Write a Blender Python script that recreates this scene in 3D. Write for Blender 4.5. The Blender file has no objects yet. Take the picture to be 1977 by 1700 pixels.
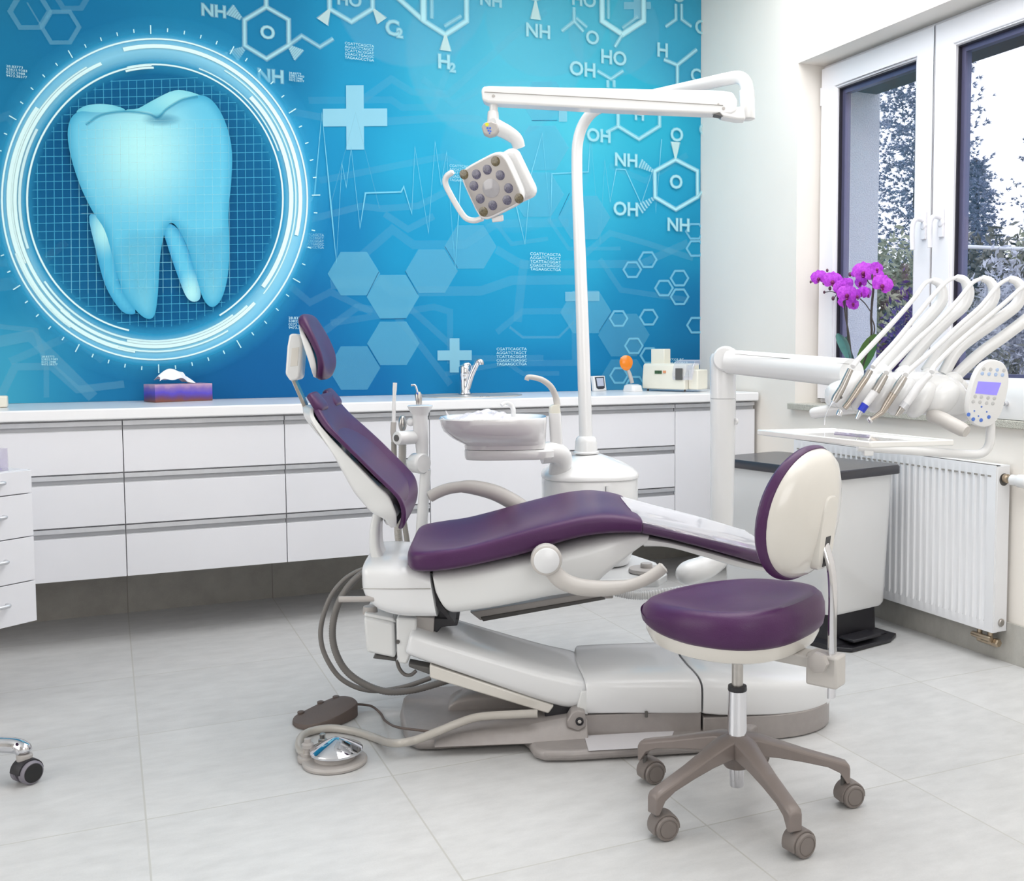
# Dental surgery: treatment chair, delivery unit, stool, wall-hung cabinets and a blue printed wall.
import bpy, math, random
from math import sin, cos, tan, pi, radians, sqrt, atan2, hypot
from mathutils import Vector, Matrix
random.seed(7)
SC = bpy.context.scene
COL = SC.collection
# ---------------------------------------------------------------- camera numbers (frame 1977 x 1700)
F_, YAW, PIT, ROL, CH, CX, CY = 2003.78, radians(24.805), radians(3.771), radians(.196), 1.1246, 1132.03, 803.8
_s, _c, _sp, _cp = sin(YAW), cos(YAW), sin(PIT), cos(PIT)
R0 = Vector((_c, -_s, 0)); FW = Vector((_s*_cp, _c*_cp, -_sp)); U0 = Vector((_s*_sp, _c*_sp, _cp))
SR, CR = sin(ROL), cos(ROL)
EYE = Vector((0, 0, CH))
def ray(px, py):
    a, b = px-CX, py-CY
    u = a*CR+b*SR; v = -a*SR+b*CR
    return R0*(u/F_)-U0*(v/F_)+FW
def atZ(px, py, z=0):
    r = ray(px, py); return EYE+r*((z-CH)/r.z)
def atY(px, py, y):
    r = ray(px, py); return EYE+r*(y/r.y)
def atX(px, py, x):
    r = ray(px, py); return EYE+r*(x/r.x)
def atD(px, py, d):
    return EYE+ray(px, py)*d
class Frame:
    """upright local frame on the floor: u along, v across, z up"""
    def __init__(s, ox, oy, ang):
        s.o = Vector((ox, oy, 0)); s.ang = ang
        s.u = Vector((cos(ang), sin(ang), 0)); s.v = Vector((-sin(ang), cos(ang), 0))
    def w(s, u, v, z): return s.o+s.u*u+s.v*v+Vector((0, 0, z))
    def at(s, px, py, v=0):
        r = ray(px, py); k = s.v.dot(r); t = (v+s.v.dot(s.o)-s.v.dot(Vector((0, 0, 0))))/k
        p = EYE+r*t-s.o
        return (s.u.dot(p), p.z)
    def pt(s, px, py, v=0):
        u, z = s.at(px, py, v); return s.w(u, v, z)
W_ = Frame(0, 0, 0)
# ---------------------------------------------------------------- colour
def lin(c):
    c /= 255.
    return c/12.92 if c <= .04045 else ((c+.055)/1.055)**2.4
def rgb(r, g, b, a=1): return (lin(r), lin(g), lin(b), a)
# ---------------------------------------------------------------- materials
class NT:
    def __init__(s, name):
        s.m = bpy.data.materials.new(name); s.m.use_nodes = True
        s.t = s.m.node_tree; s.n = s.t.nodes; s.l = s.t.links
        s.b = s.n['Principled BSDF']; s.out = s.n['Material Output']
    def node(s, t, **k):
        x = s.n.new(t)
        for a, b in k.items():
            if a[0] == '_': x.inputs[a[1:].replace('_', ' ')].default_value = b
            else: setattr(x, a, b)
        return x
    def link(s, a, b): s.l.new(a, b)
    def noise(s, scale, detail=3, rough=.5, obj=True, stretch=None):
        tc = s.node('ShaderNodeTexCoord'); n = s.node('ShaderNodeTexNoise')
        n.inputs['Scale'].default_value = scale; n.inputs['Detail'].default_value = detail; n.inputs['Roughness'].default_value = rough
        src = tc.outputs['Object']
        if stretch:
            mp = s.node('ShaderNodeMapping'); mp.inputs['Scale'].default_value = stretch
            s.link(src, mp.inputs['Vector']); src = mp.outputs['Vector']
        s.link(src, n.inputs['Vector']); return n.outputs['Fac']
    def ramp(s, fac, stops):
        r = s.node('ShaderNodeValToRGB'); e = r.color_ramp.elements
        while len(e) < len(stops): e.new(.5)
        for x, (p, c) in zip(e, stops): x.position = p; x.color = c
        s.link(fac, r.inputs['Fac']); return r.outputs['Color']
    def bump(s, fac, strength, dist=.01):
        b = s.node('ShaderNodeBump'); b.inputs['Strength'].default_value = strength; b.inputs['Distance'].default_value = dist
        s.link(fac, b.inputs['Height']); s.link(b.outputs['Normal'], s.b.inputs['Normal'])
def pmat(name, col, rough=.5, metal=0, coat=0, var=.03, scale=8, bump=0, bscale=300, spec=.5, coat_rough=.05):
    k = NT(name)
    f = k.noise(scale, 4)
    lo = tuple(max(0, c*(1-var)) for c in col[:3])+(1,); hi = tuple(min(1, c*(1+var)) for c in col[:3])+(1,)
    k.link(k.ramp(f, [(.3, lo), (.7, hi)]), k.b.inputs['Base Color'])
    k.b.inputs['Roughness'].default_value = rough; k.b.inputs['Metallic'].default_value = metal
    k.b.inputs['Specular IOR Level'].default_value = spec
    k.b.inputs['Coat Weight'].default_value = coat; k.b.inputs['Coat Roughness'].default_value = coat_rough
    if bump: k.bump(k.noise(bscale, 2), bump, .002)
    return k.m
M = {}
M['cab'] = pmat('cabinet_white', rgb(231, 231, 236), .22, var=.008, coat=.3)
M['ctop'] = pmat('countertop_white', rgb(240, 240, 242), .3, var=.008, coat=.2)
M['alu'] = pmat('brushed_aluminium', rgb(208, 209, 213), .42, metal=.55, var=.04, scale=30)
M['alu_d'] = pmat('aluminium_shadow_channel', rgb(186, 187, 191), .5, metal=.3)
M['gap'] = pmat('shadow_gap', rgb(70, 68, 66), .8)
M['wall'] = pmat('wall_paint_warm_white', rgb(238, 233, 226), .9, var=.012, scale=3, bump=.05, bscale=180)
M['ceil'] = pmat('ceiling_white', rgb(240, 240, 238), .9)
M['upvc'] = pmat('window_plastic_white', rgb(236, 235, 240), .3, var=.006)
M['gasket'] = pmat('dark_gasket', rgb(40, 38, 48), .5)
M['spacer'] = pmat('window_spacer_violet_grey', rgb(98, 98, 128), .3, metal=.4)
M['shell'] = pmat('chair_shell_offwhite', rgb(224, 225, 225), .28, var=.01, coat=.3)
M['shell_w'] = pmat('chair_cover_white', rgb(229, 230, 232), .26, var=.01, coat=.35)
M['cream'] = pmat('stool_shell_cream', rgb(217, 213, 206), .22, var=.015, coat=.5)
M['unit'] = pmat('unit_white', rgb(229, 229, 229), .24, var=.008, coat=.4)
M['taupe'] = pmat('taupe_cast_metal', rgb(160, 154, 152), .38, metal=.15, var=.04, scale=40, bump=.12, bscale=500)
M['taupe_l'] = pmat('taupe_grey_plastic', rgb(176, 171, 168), .4, var=.02)
M['arm'] = pmat('armrest_grey', rgb(196, 192, 188), .38, var=.02)
M['base5'] = pmat('stool_base_taupe', rgb(132, 122, 118), .35, metal=.1, var=.04, scale=20)
M['caster'] = pmat('caster_taupe', rgb(124, 116, 112), .45, var=.03)
M['chrome'] = pmat('chrome', rgb(222, 222, 226), .07, metal=1, var=.01)
M['steel'] = pmat('brushed_steel', rgb(190, 186, 182), .3, metal=1, var=.05, scale=60)
M['bronze'] = pmat('champagne_handpiece_metal', rgb(192, 182, 172), .25, metal=.9, var=.03)
M['brass'] = pmat('brass_valve', rgb(176, 160, 140), .3, metal=.9)
M['hose'] = pmat('grey_hose', rgb(128, 124, 121), .5, var=.04)
M['hose_l'] = pmat('pale_hose', rgb(182, 177, 170), .3, var=.03, coat=.3)
M['tube_w'] = pmat('white_silicone_tube', rgb(228, 228, 230), .35, var=.01)
M['black'] = pmat('black_plastic', rgb(38, 37, 42), .4, var=.05)
M['lid'] = pmat('bin_lid_charcoal', rgb(52, 50, 56), .35, var=.05, bump=.2, bscale=400, coat=.3)
M['brown'] = pmat('foot_control_brown', rgb(100, 88, 83), .6, var=.06, bump=.3, bscale=400)
M['rubber'] = pmat('dark_rubber', rgb(30, 30, 32), .6)
M['grey'] = pmat('mid_grey_plastic', rgb(150, 146, 140), .5)
M['dgrey'] = pmat('dark_grey_plastic', rgb(88, 86, 84), .5)
M['blue'] = pmat('blue_ring', rgb(40, 60, 190), .35)
M['iblue'] = pmat('icon_blue', rgb(70, 110, 200), .5)
M['iyel'] = pmat('icon_yellow', rgb(215, 215, 50), .5)
M['orange'] = pmat('orange_shield', rgb(225, 125, 10), .2, coat=.4)
M['ceramic'] = pmat('glazed_ceramic', rgb(232, 231, 231), .08, var=.006, coat=1)
M['rad'] = pmat('radiator_enamel', rgb(234, 235, 238), .28, var=.006, coat=.3)
M['sticker'] = pmat('plain_sticker', rgb(214, 212, 216), .4)
M['rail'] = pmat('white_rail', rgb(235, 235, 240), .4)
M['green_d'] = pmat('display_green_dark', rgb(60, 90, 60), .3)
M['soap'] = pmat('offwhite_plastic', rgb(228, 225, 212), .35)
M['screen'] = pmat('dark_screen', rgb(60, 62, 70), .2)
M['screen_l'] = pmat('pale_lcd', rgb(190, 196, 214), .2)
def leather():
    k = NT('purple_leather')
    f = k.noise(6, 4)
    k.link(k.ramp(f, [(.3, rgb(71, 38, 77)), (.7, rgb(78, 43, 84))]), k.b.inputs['Base Color'])
    k.b.inputs['Roughness'].default_value = .38; k.b.inputs['Specular IOR Level'].default_value = .27
    k.b.inputs['Coat Weight'].default_value = .05; k.b.inputs['Coat Roughness'].default_value = .25
    k.bump(k.noise(420, 2, .6), .28, .0015)
    return k.m
M['purple'] = leather()
def glassy(name, tint, rough, trans, white=0.0, top=0.0):
    k = NT(name)
    t = k.node('ShaderNodeBsdfTransparent'); t.inputs['Color'].default_value = tint
    k.b.inputs['Base Color'].default_value = (.9, .9, .92, 1); k.b.inputs['Roughness'].default_value = rough
    k.b.inputs['Specular IOR Level'].default_value = .8
    lw = k.node('ShaderNodeLayerWeight'); fp = k.node('ShaderNodeMath', operation='POWER'); fp.inputs[1].default_value = 4; k.link(lw.outputs['Facing'], fp.inputs[0]); fr = k.node('ShaderNodeMath', operation='MULTIPLY'); fr.inputs[1].default_value = .5; k.link(fp.outputs[0], fr.inputs[0])
    mx = k.node('ShaderNodeMixShader'); ad = k.node('ShaderNodeMath', operation='ADD', use_clamp=True)
    nz = k.noise(25, 2); mu = k.node('ShaderNodeMath', operation='MULTIPLY'); mu.inputs[1].default_value = .02
    k.link(nz, mu.inputs[0]); a2 = k.node('ShaderNodeMath', operation='ADD'); a2.inputs[1].default_value = 1-trans
    k.link(mu.outputs[0], a2.inputs[0]); k.link(fr.outputs[0], ad.inputs[0]); k.link(a2.outputs[0], ad.inputs[1])
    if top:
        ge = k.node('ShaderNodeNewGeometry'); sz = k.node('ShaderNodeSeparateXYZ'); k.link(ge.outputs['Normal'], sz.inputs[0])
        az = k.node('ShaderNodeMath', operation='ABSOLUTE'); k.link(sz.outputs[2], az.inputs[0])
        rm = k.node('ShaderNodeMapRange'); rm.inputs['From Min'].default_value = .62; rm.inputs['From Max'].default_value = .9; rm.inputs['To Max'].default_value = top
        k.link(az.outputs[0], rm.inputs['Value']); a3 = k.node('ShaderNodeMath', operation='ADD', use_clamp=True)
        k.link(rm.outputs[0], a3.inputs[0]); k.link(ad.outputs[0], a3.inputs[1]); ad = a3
    gl = k.node('ShaderNodeBsdfGlossy'); gl.inputs['Roughness'].default_value = rough; gl.inputs['Color'].default_value = (.95, .95, .97, 1)
    df = k.node('ShaderNodeBsdfDiffuse'); df.inputs['Color'].default_value = (.85, .85, .88, 1)
    gm = k.node('ShaderNodeMixShader'); gm.inputs[0].default_value = white
    k.link(gl.outputs[0], gm.inputs[1]); k.link(df.outputs[0], gm.inputs[2])
    k.link(ad.outputs[0], mx.inputs[0]); k.link(t.outputs[0], mx.inputs[1]); k.link(gm.outputs[0], mx.inputs[2])
    k.link(mx.outputs[0], k.out.inputs['Surface'])
    return k.m
M['glass'] = glassy('window_glass', (.99, .99, 1, 1), .02, .985)
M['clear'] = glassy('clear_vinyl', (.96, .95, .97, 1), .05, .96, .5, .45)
M['acryl'] = glassy('clear_acrylic', (.97, .96, 1, 1), .05, .75, .6)
def emis(name, col, st):
    k = NT(name); k.b.inputs['Base Color'].default_value = col
    k.b.inputs['Emission Color'].default_value = col; k.b.inputs['Emission Strength'].default_value = st
    k.link(k.ramp(k.noise(20, 2), [(.3, tuple(c*.85 for c in col[:3])+(1,)), (.7, col)]), k.b.inputs['Base Color'])
    return k.m
M['lcd'] = emis('violet_lcd', rgb(140, 130, 235), .45)
def speckle():
    k = NT('granite_speckle')
    f = k.noise(420, 3, .7); g = k.noise(60, 3)
    c1 = k.ramp(f, [(.42, rgb(120, 116, 104)), (.52, rgb(205, 204, 194))])
    k.link(c1, k.b.inputs['Base Color']); k.b.inputs['Roughness'].default_value = .3
    return k.m
M['granite'] = speckle()
def stucco():
    k = NT('exterior_stucco')
    f = k.noise(160, 4, .6)
    k.link(k.ramp(f, [(.3, rgb(216, 219, 232)), (.7, rgb(240, 242, 250))]), k.b.inputs['Base Color'])
    k.b.inputs['Roughness'].default_value = .95; k.bump(f, .9, .01)
    return k.m
M['stucco'] = stucco()
def tile(name, size, ox, oy, a, b, grout, mode='floor'):
    k = NT(name)
    tc = k.node('ShaderNodeTexCoord'); sp = k.node('ShaderNodeSeparateXYZ'); k.link(tc.outputs['Object'], sp.inputs[0])
    def axis(o, off):
        s1 = k.node('ShaderNodeMath', operation='SUBTRACT'); s1.inputs[1].default_value = off; k.link(o, s1.inputs[0])
        d = k.node('ShaderNodeMath', operation='DIVIDE'); d.inputs[1].default_value = size; k.link(s1.outputs[0], d.inputs[0])
        fl = k.node('ShaderNodeMath', operation='FLOOR'); k.link(d.outputs[0], fl.inputs[0])
        fr = k.node('ShaderNodeMath', operation='FRACT'); k.link(d.outputs[0], fr.inputs[0])
        h = k.node('ShaderNodeMath', operation='SUBTRACT'); h.inputs[1].default_value = .5; k.link(fr.outputs[0], h.inputs[0])
        ab = k.node('ShaderNodeMath', operation='ABSOLUTE'); k.link(h.outputs[0], ab.inputs[0])
        return fl.outputs[0], ab.outputs[0]
    fx, ax = axis(sp.outputs[0], ox)
    fy, ay = axis(sp.outputs[1], oy) if mode == 'floor' else (None, None)
    gm = ax
    if ay is not None:
        mxn = k.node('ShaderNodeMath', operation='MAXIMUM'); k.link(ax, mxn.inputs[0]); k.link(ay, mxn.inputs[1]); gm = mxn.outputs[0]
    gt = k.node('ShaderNodeMath', operation='GREATER_THAN'); gt.inputs[1].default_value = .5-.0022/size; k.link(gm, gt.inputs[0])
    cb = k.node('ShaderNodeCombineXYZ'); k.link(fx, cb.inputs[0])
    if fy is not None: k.link(fy, cb.inputs[1])
    wn = k.node('ShaderNodeTexWhiteNoise', noise_dimensions='2D'); k.link(cb.outputs[0], wn.inputs['Vector'])
    n1 = k.noise(9, 6, .62, stretch=(1, 2.2, 1)); n2 = k.noise(240, 2, .6)
    a1 = k.node('ShaderNodeMath', operation='MULTIPLY_ADD'); a1.inputs[1].default_value = .22; k.link(wn.outputs['Value'], a1.inputs[0]); k.link(n1, a1.inputs[2])
    a2 = k.node('ShaderNodeMath', operation='MULTIPLY_ADD'); a2.inputs[1].default_value = .25; k.link(n2, a2.inputs[0]); k.link(a1.outputs[0], a2.inputs[2])
    base = k.ramp(a2.outputs[0], [(.45, a), (.95, b)])
    mx = k.node('ShaderNodeMix', data_type='RGBA'); k.link(gt.outputs[0], mx.inputs[0]); k.link(base, mx.inputs[6]); mx.inputs[7].default_value = grout
    k.link(mx.outputs[2], k.b.inputs['Base Color']); k.b.inputs['Roughness'].default_value = .34; k.b.inputs['Specular IOR Level'].default_value = .35
    k.bump(n2, .12, .002)
    return k.m
M['floor'] = tile('floor_tile_pale_grey', .6, .0538, 2.643, rgb(191, 191, 191), rgb(209, 209, 209), rgb(186, 185, 181))
M['base_tile'] = tile('plinth_tile_grey', .6, .0538, 2.643, rgb(148, 144, 138), rgb(170, 167, 160), rgb(140, 137, 130), 'x')
M['base_tile_r'] = tile('plinth_tile_grey_window', 50, -25, 2.643, rgb(168, 166, 160), rgb(190, 188, 182), rgb(150, 147, 140), 'x')
# ---------------------------------------------------------------- mesh builder
class MB:
    def __init__(s): s.v = []; s.f = []; s.m = []; s.cur = 0
    def add(s, vs, fs):
        o = len(s.v); s.v += [Vector(p) for p in vs]
        for f in fs: s.f.append([i+o for i in f]); s.m.append(s.cur)
        return s
    def mat(s, i): s.cur = i; return s
    def loft(s, rings, cap=True, close=False, loop=True):
        n = len(rings[0]); o = len(s.v)
        for r in rings: s.v += [Vector(p) for p in r]
        R = len(rings)
        for i in range(R if close else R-1):
            a = o+i*n; b = o+((i+1) % R)*n
            for j in range(n if loop else n-1):
                k = (j+1) % n
                s.f.append([a+j, a+k, b+k, b+j]); s.m.append(s.cur)
        if cap and not close:
            s.f.append([o+j for j in range(n)][::-1]); s.m.append(s.cur)
            s.f.append([o+(R-1)*n+j for j in range(n)]); s.m.append(s.cur)
        return s
    def box(s, p0, p1, fr=W_):
        (a, b, c), (d, e, f) = p0, p1
        a, d = min(a, d), max(a, d); b, e = min(b, e), max(b, e); c, f = min(c, f), max(c, f)
        vs = [fr.w(x, y, z) for z in (c, f) for x, y in ((a, b), (d, b), (d, e), (a, e))]
        return s.add(vs, [[3, 2, 1, 0], [4, 5, 6, 7], [0, 1, 5, 4], [1, 2, 6, 5], [2, 3, 7, 6], [3, 0, 4, 7]])
    def prism(s, pts, vec):
        n = len(pts); vec = Vector(vec)
        vs = [Vector(p) for p in pts]+[Vector(p)+vec for p in pts]
        return s.add(vs, [list(range(n))[::-1], [n+i for i in range(n)]]+[[i, (i+1) % n, n+(i+1) % n, n+i] for i in range(n)])
    def disc(s, c, ax, r, n=24, ry=None, xax=None):
        c = Vector(c); x, y = basis(ax, xax)
        s.add([c+x*(r*cos(2*pi*i/n))+y*((ry or r)*sin(2*pi*i/n)) for i in range(n)], [list(range(n))]); return s
    def lathe(s, c, ax, prof, n=32, cap=True):
        c = Vector(c); ax = Vector(ax).normalized(); x, y = basis(ax)
        rings = [[c+ax*h+(x*cos(2*pi*i/n)+y*sin(2*pi*i/n))*max(r, 1e-5) for i in range(n)] for r, h in prof]
        return s.loft(rings, cap)
    def cyl(s, a, b, r, r2=None, n=24, bev=0):
        a, b = Vector(a), Vector(b); L = (b-a).length; r2 = r if r2 is None else r2
        if bev: pr = [(r-bev, 0), (r-bev*.3, bev*.3), (r, bev), (r2, L-bev), (r2-bev*.3, L-bev*.3), (r2-bev, L)]
        else: pr = [(r, 0), (r2, L)]
        return s.lathe(a, b-a, pr, n)
    def tube(s, pts, r, n=12, cap=True, sx=None, up=None, corr=0):
        pts = [Vector(p) for p in pts]; rs = r if isinstance(r, (list, tuple)) else [r]*len(pts)
        rings = []; prev = None
        for i, p in enumerate(pts):
            d = (pts[min(i+1, len(pts)-1)]-pts[max(i-1, 0)]).normalized()
            if up is not None:
                x = Vector(up).cross(d).normalized(); y = d.cross(x)
            elif prev is None: x, y = basis(d)
            else:
                x = (prev-d*prev.dot(d)).normalized(); y = d.cross(x)
            prev = x
            k = rs[i]*(1+(corr if corr and i % 2 else 0))
            rings.append([p+(x*cos(2*pi*j/n)*(k*(sx or 1))+y*sin(2*pi*j/n)*k) for j in range(n)])
        return s.loft(rings, cap)
    def grid(s, fn, nu, nv):
        o = len(s.v)
        for i in range(nu+1):
            for j in range(nv+1): s.v.append(Vector(fn(i/nu, j/nv)))
        for i in range(nu):
            for j in range(nv):
                a = o+i*(nv+1)+j; s.f.append([a, a+1, a+nv+2, a+nv+1]); s.m.append(s.cur)
        return s
    def sphere(s, c, r, n=20, sc=(1, 1, 1), fr=None):
        c = Vector(c); fr = fr or W_; rings = []
        for i in range(n//2+1):
            t = pi*i/(n//2); rr = max(sin(t), 1e-4)
            rings.append([c+(fr.u*cos(2*pi*j/n)*sc[0]+fr.v*sin(2*pi*j/n)*sc[1])*(r*rr)+Vector((0, 0, -cos(t)*r*sc[2])) for j in range(n)])
        return s.loft(rings)
def basis(ax, xax=None):
    ax = Vector(ax).normalized()
    t = Vector(xax) if xax is not None else (Vector((0, 0, 1)) if abs(ax.z) < .9 else Vector((1, 0, 0)))
    if xax is not None:
        x = (t-ax*t.dot(ax)).normalized(); return x, ax.cross(x)
    x = t.cross(ax).normalized(); return x, ax.cross(x)
def smooth_path(pts, k=8, closed=False):
    """Catmull-Rom through points"""
    P = [Vector(p) for p in pts]; out = []
    n = len(P)
    for i in range(n if closed else n-1):
        p0 = P[(i-1) % n] if closed or i > 0 else P[0]*2-P[1]
        p1, p2 = P[i], P[(i+1) % n]
        p3 = P[(i+2) % n] if closed or i < n-2 else P[-1]*2-P[-2]
        for j in range(k):
            t = j/k
            out.append(.5*((2*p1)+(p2-p0)*t+(2*p0-5*p1+4*p2-p3)*t*t+(3*p1-p0-3*p2+p3)*t**3))
    if not closed: out.append(P[-1])
    return out
def sinterp(xs, ts):
    """smooth 1D resample of tuples through Catmull-Rom"""
    P = xs; n = len(P)-1; out = []
    for t in ts:
        q = t*n; i = min(int(q), n-1); f = q-i
        g = lambda k: P[max(0, min(n, k))]
        out.append(tuple(.5*(2*b+(c-a)*f+(2*a-5*b+4*c-d)*f*f+(3*b-a-3*c+d)*f**3) for a, b, c, d in zip(g(i-1), g(i), g(i+1), g(i+2))))
    return out
def pad(mb, fr, st, vc=0, n=2.6, dish=0, nn=40, steps=36, endround=True, er=.06):
    """cushion or shell: stations (uF,zF,uB,zB,w[,dish]); F front/top face, B back/bottom face, w half width"""
    st = [tuple(s)+((dish,) if len(s) == 5 else ()) for s in st]
    rows = sinterp(st, [i/steps for i in range(steps+1)])
    rings = []
    for i, (uf, zf, ub, zb, w, ds) in enumerate(rows):
        t = i/steps; e = 1
        if endround:
            d = min(t, 1-t)
            if d < er: e = sqrt(max(0, 1-(1-d/er)**2))
            e = max(e, .02)
        cu, cz = (uf+ub)/2, (zf+zb)/2; hu, hz = (uf-ub)/2, (zf-zb)/2
        ring = []
        for j in range(nn):
            a = 2*pi*j/nn; c, s_ = cos(a), sin(a)
            n_ = n if s_ > 0 else max(n, 4.6)
            x = math.copysign(abs(c)**(2/n_), c); y = math.copysign(abs(s_)**(2/n_), s_)
            ww = w*(1-(1-e)*.35); v = ww*x; k = y*e
            if y > 0: k -= ds*(1-min(1, abs(x))**2)*min(1, y*1.5)*e/max(1e-4, hypot(hu, hz))
            ring.append(fr.w(cu+hu*k, vc+v, cz+hz*k))
        rings.append(ring)
    return mb.loft(rings)
# ---------------------------------------------------------------- scene objects
MW = {}
def thing(name, loc, rotz=0, label=None, cat=None, group=None):
    o = bpy.data.objects.new(name, None); COL.objects.link(o)
    o.location = loc; o.rotation_euler = (0, 0, rotz); o.empty_display_size = .1
    MW[o.name] = Matrix.Translation(Vector(loc)) @ Matrix.Rotation(rotz, 4, 'Z')
    tag(o, label, cat, group); return o
def tag(o, label=None, cat=None, group=None, kind=None):
    if label: o['label'] = label
    if cat: o['category'] = cat
    if group: o['group'] = group
    if kind: o['kind'] = kind
    return o
def finish(me, mats, smooth=40):
    for m in mats: me.materials.append(m)
    if smooth:
        me.shade_smooth()
        me.set_sharp_from_angle(angle=radians(smooth))
def obj(name, mb, mat, parent=None, bevel=0, smooth=40, sub=0, label=None, seg=2):
    mats = mat if isinstance(mat, (list, tuple)) else [mat]
    mats = [M[m] if isinstance(m, str) else m for m in mats]
    base = MW[parent.name] if parent is not None else Matrix.Identity(4)
    if parent is None:
        c = Vector((sum(p.x for p in mb.v)/len(mb.v), sum(p.y for p in mb.v)/len(mb.v), min(p.z for p in mb.v)))
        if name.split('_')[0] in ('wall', 'floor', 'ceiling', 'baseboard'): c = Vector((0, 0, 0))
        base = Matrix.Translation(c)
    inv = base.inverted()
    me = bpy.data.meshes.new(name)
    me.from_pydata([inv @ p for p in mb.v], [], mb.f)
    me.polygons.foreach_set('material_index', mb.m)
    # consistent outward normals
    import bmesh
    bm = bmesh.new(); bm.from_mesh(me); bmesh.ops.remove_doubles(bm, verts=bm.verts, dist=1e-6)
    bmesh.ops.recalc_face_normals(bm, faces=bm.faces); bm.to_mesh(me); bm.free()
    finish(me, mats, smooth)
    o = bpy.data.objects.new(name, me); COL.objects.link(o)
    MW[o.name] = base
    if parent is not None: o.parent = parent
    else: o.location = base.translation
    if bevel:
        b = o.modifiers.new('bevel', 'BEVEL'); b.width = bevel; b.segments = seg; b.limit_method = 'ANGLE'; b.angle_limit = radians(35)
        b.harden_normals = False
    if sub:
        m = o.modifiers.new('sub', 'SUBSURF'); m.levels = sub; m.render_levels = sub
    if label: o['label'] = label
    return o
def copy_tree(o, parent=None, loc=None):
    c = o.copy(); COL.objects.link(c); c.parent = parent
    if loc is not None: c.location = loc
    MW[c.name] = MW[o.name].copy()
    if loc is not None: MW[c.name].translation = Vector(loc)
    for ch in list(o.children): copy_tree(ch, c)
    return c
# ================================================================ ROOM SHELL
XW, YW, XL, YB, ZC = 2.9, 4.82, -2.4, -1.8, 3.05
def struct(name, mb, mat, parent=None, **k):
    o = obj(name, mb, mat, parent, **k); o['kind'] = 'structure'; return o
struct('floor', MB().box((XL-.1, YB-.1, -.1), (XW+.1, YW+.1, 0)), 'floor', smooth=0)
struct('ceiling', MB().box((XL-.1, YB-.1, ZC), (XW+.44, YW+.1, ZC+.1)), 'ceil', smooth=0)
struct('wall_back', MB().box((XL-.1, YW, 0), (XW+.44, YW+.1, ZC)), 'wall', smooth=0)
struct('wall_left', MB().box((XL-.1, YB, 0), (XL, YW, ZC)), 'wall', smooth=0)
struct('wall_front', MB().box((XL-.1, YB-.1, 0), (XW+.1, YB, ZC)), 'wall', smooth=0)
WY1, WY0, WZ0, WZ1 = 3.965, 2.44, .84, 2.4135
w = MB()
for X0, X1, y0, y1, z0, z1 in ((XW, 3.1, WY0, WY1, WZ0, WZ1),):
    w.box((X0, YB, 0), (X1, YW, z0)).box((X0, YB, z1), (X1, YW, ZC)).box((X0, YB, z0), (X1, y0, z1)).box((X0, y1, z0), (X1, YW, z1))
struct('wall_right', w, 'wall', smooth=0)
ez = atX(1694, 175.6, 3.3).z
w = MB()
w.box((3.1, YB, 0), (3.34, YW, .86)).box((3.1, YB, ez), (3.34, YW, ZC)).box((3.1, YB, .86), (3.34, WY0+.02, ez)).box((3.1, 3.925, .86), (3.34, YW, ez))
struct('wall_exterior', w, 'stucco', smooth=0)
struct('trim_1', MB().box((3.101, WY0+.02, ez-.02), (3.32, 3.925, ez-.002)), pmat('shutter_box_brown', rgb(92, 84, 84), .7), smooth=0)
# baseboards of floor tile
struct('baseboard_back', MB().box((XL, YW-.012, 0), (XW, YW, .172)), 'base_tile', smooth=0)
struct('baseboard_right', MB().box((XW-.012, YB, 0), (XW, YW-.012, .1444)), 'base_tile_r', smooth=0)
# window sill
struct('trim_2', MB().box((XW-.03, WY0-.03, .8387), (3.06, WY1+.02, .8661)), 'granite', bevel=.003)
# window: outer frame, two sashes with stiles and rails, glass, gaskets, handles
wn = thing('window_1', (3.06, 3.2, .867)); wn['kind'] = 'structure'
def frame_rect(x0, x1, y0, y1, z0, z1, t, tb=None, tt=None):
    m = MB(); tb = tb or t; tt = tt or t
    # mitred rectangular frame as four prisms
    o = [(y0, z0), (y1, z0), (y1, z1), (y0, z1)]; i = [(y0+t, z0+tb), (y1-t, z0+tb), (y1-t, z1-tt), (y0+t, z1-tt)]
    for a in range(4):
        b = (a+1) % 4
        m.prism([(x0, *o[a]), (x0, *o[b]), (x0, *i[b]), (x0, *i[a])], (x1-x0, 0, 0))
    return m
struct('window_frame', frame_rect(3.045, 3.11, WY0, WY1, .866, WZ1, .045), 'upvc', wn, bevel=.003)
sashes = [(3.2245, 3.94), (2.505, 3.2215)]
for k, (a, b) in enumerate(sashes):
    sf = struct('sash', frame_rect(3.012, 3.075, a, b, .89, 2.392, .098), 'upvc', wn, bevel=.004)
    g = .098
    m = frame_rect(3.018, 3.06, a+g-.008, b-g+.008, .89+g-.008, 2.392-g+.008, .017)
    struct('glazing_bead', m, 'upvc', sf, bevel=.004)
    struct('gasket', frame_rect(3.03, 3.06, a+g+.008, b-g-.008, .89+g+.008, 2.392-g-.008, .006), 'gasket', sf, smooth=0)
    struct('spacer', frame_rect(3.045, 3.075, a+g+.012, b-g-.012, .89+g+.012, 2.392-g-.012, .022), 'spacer', sf, smooth=0)
    struct('glass_pane', MB().box((3.048, a+g+.01, .99), (3.054, b-g-.01, 2.28)), 'glass', sf, smooth=0)
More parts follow.
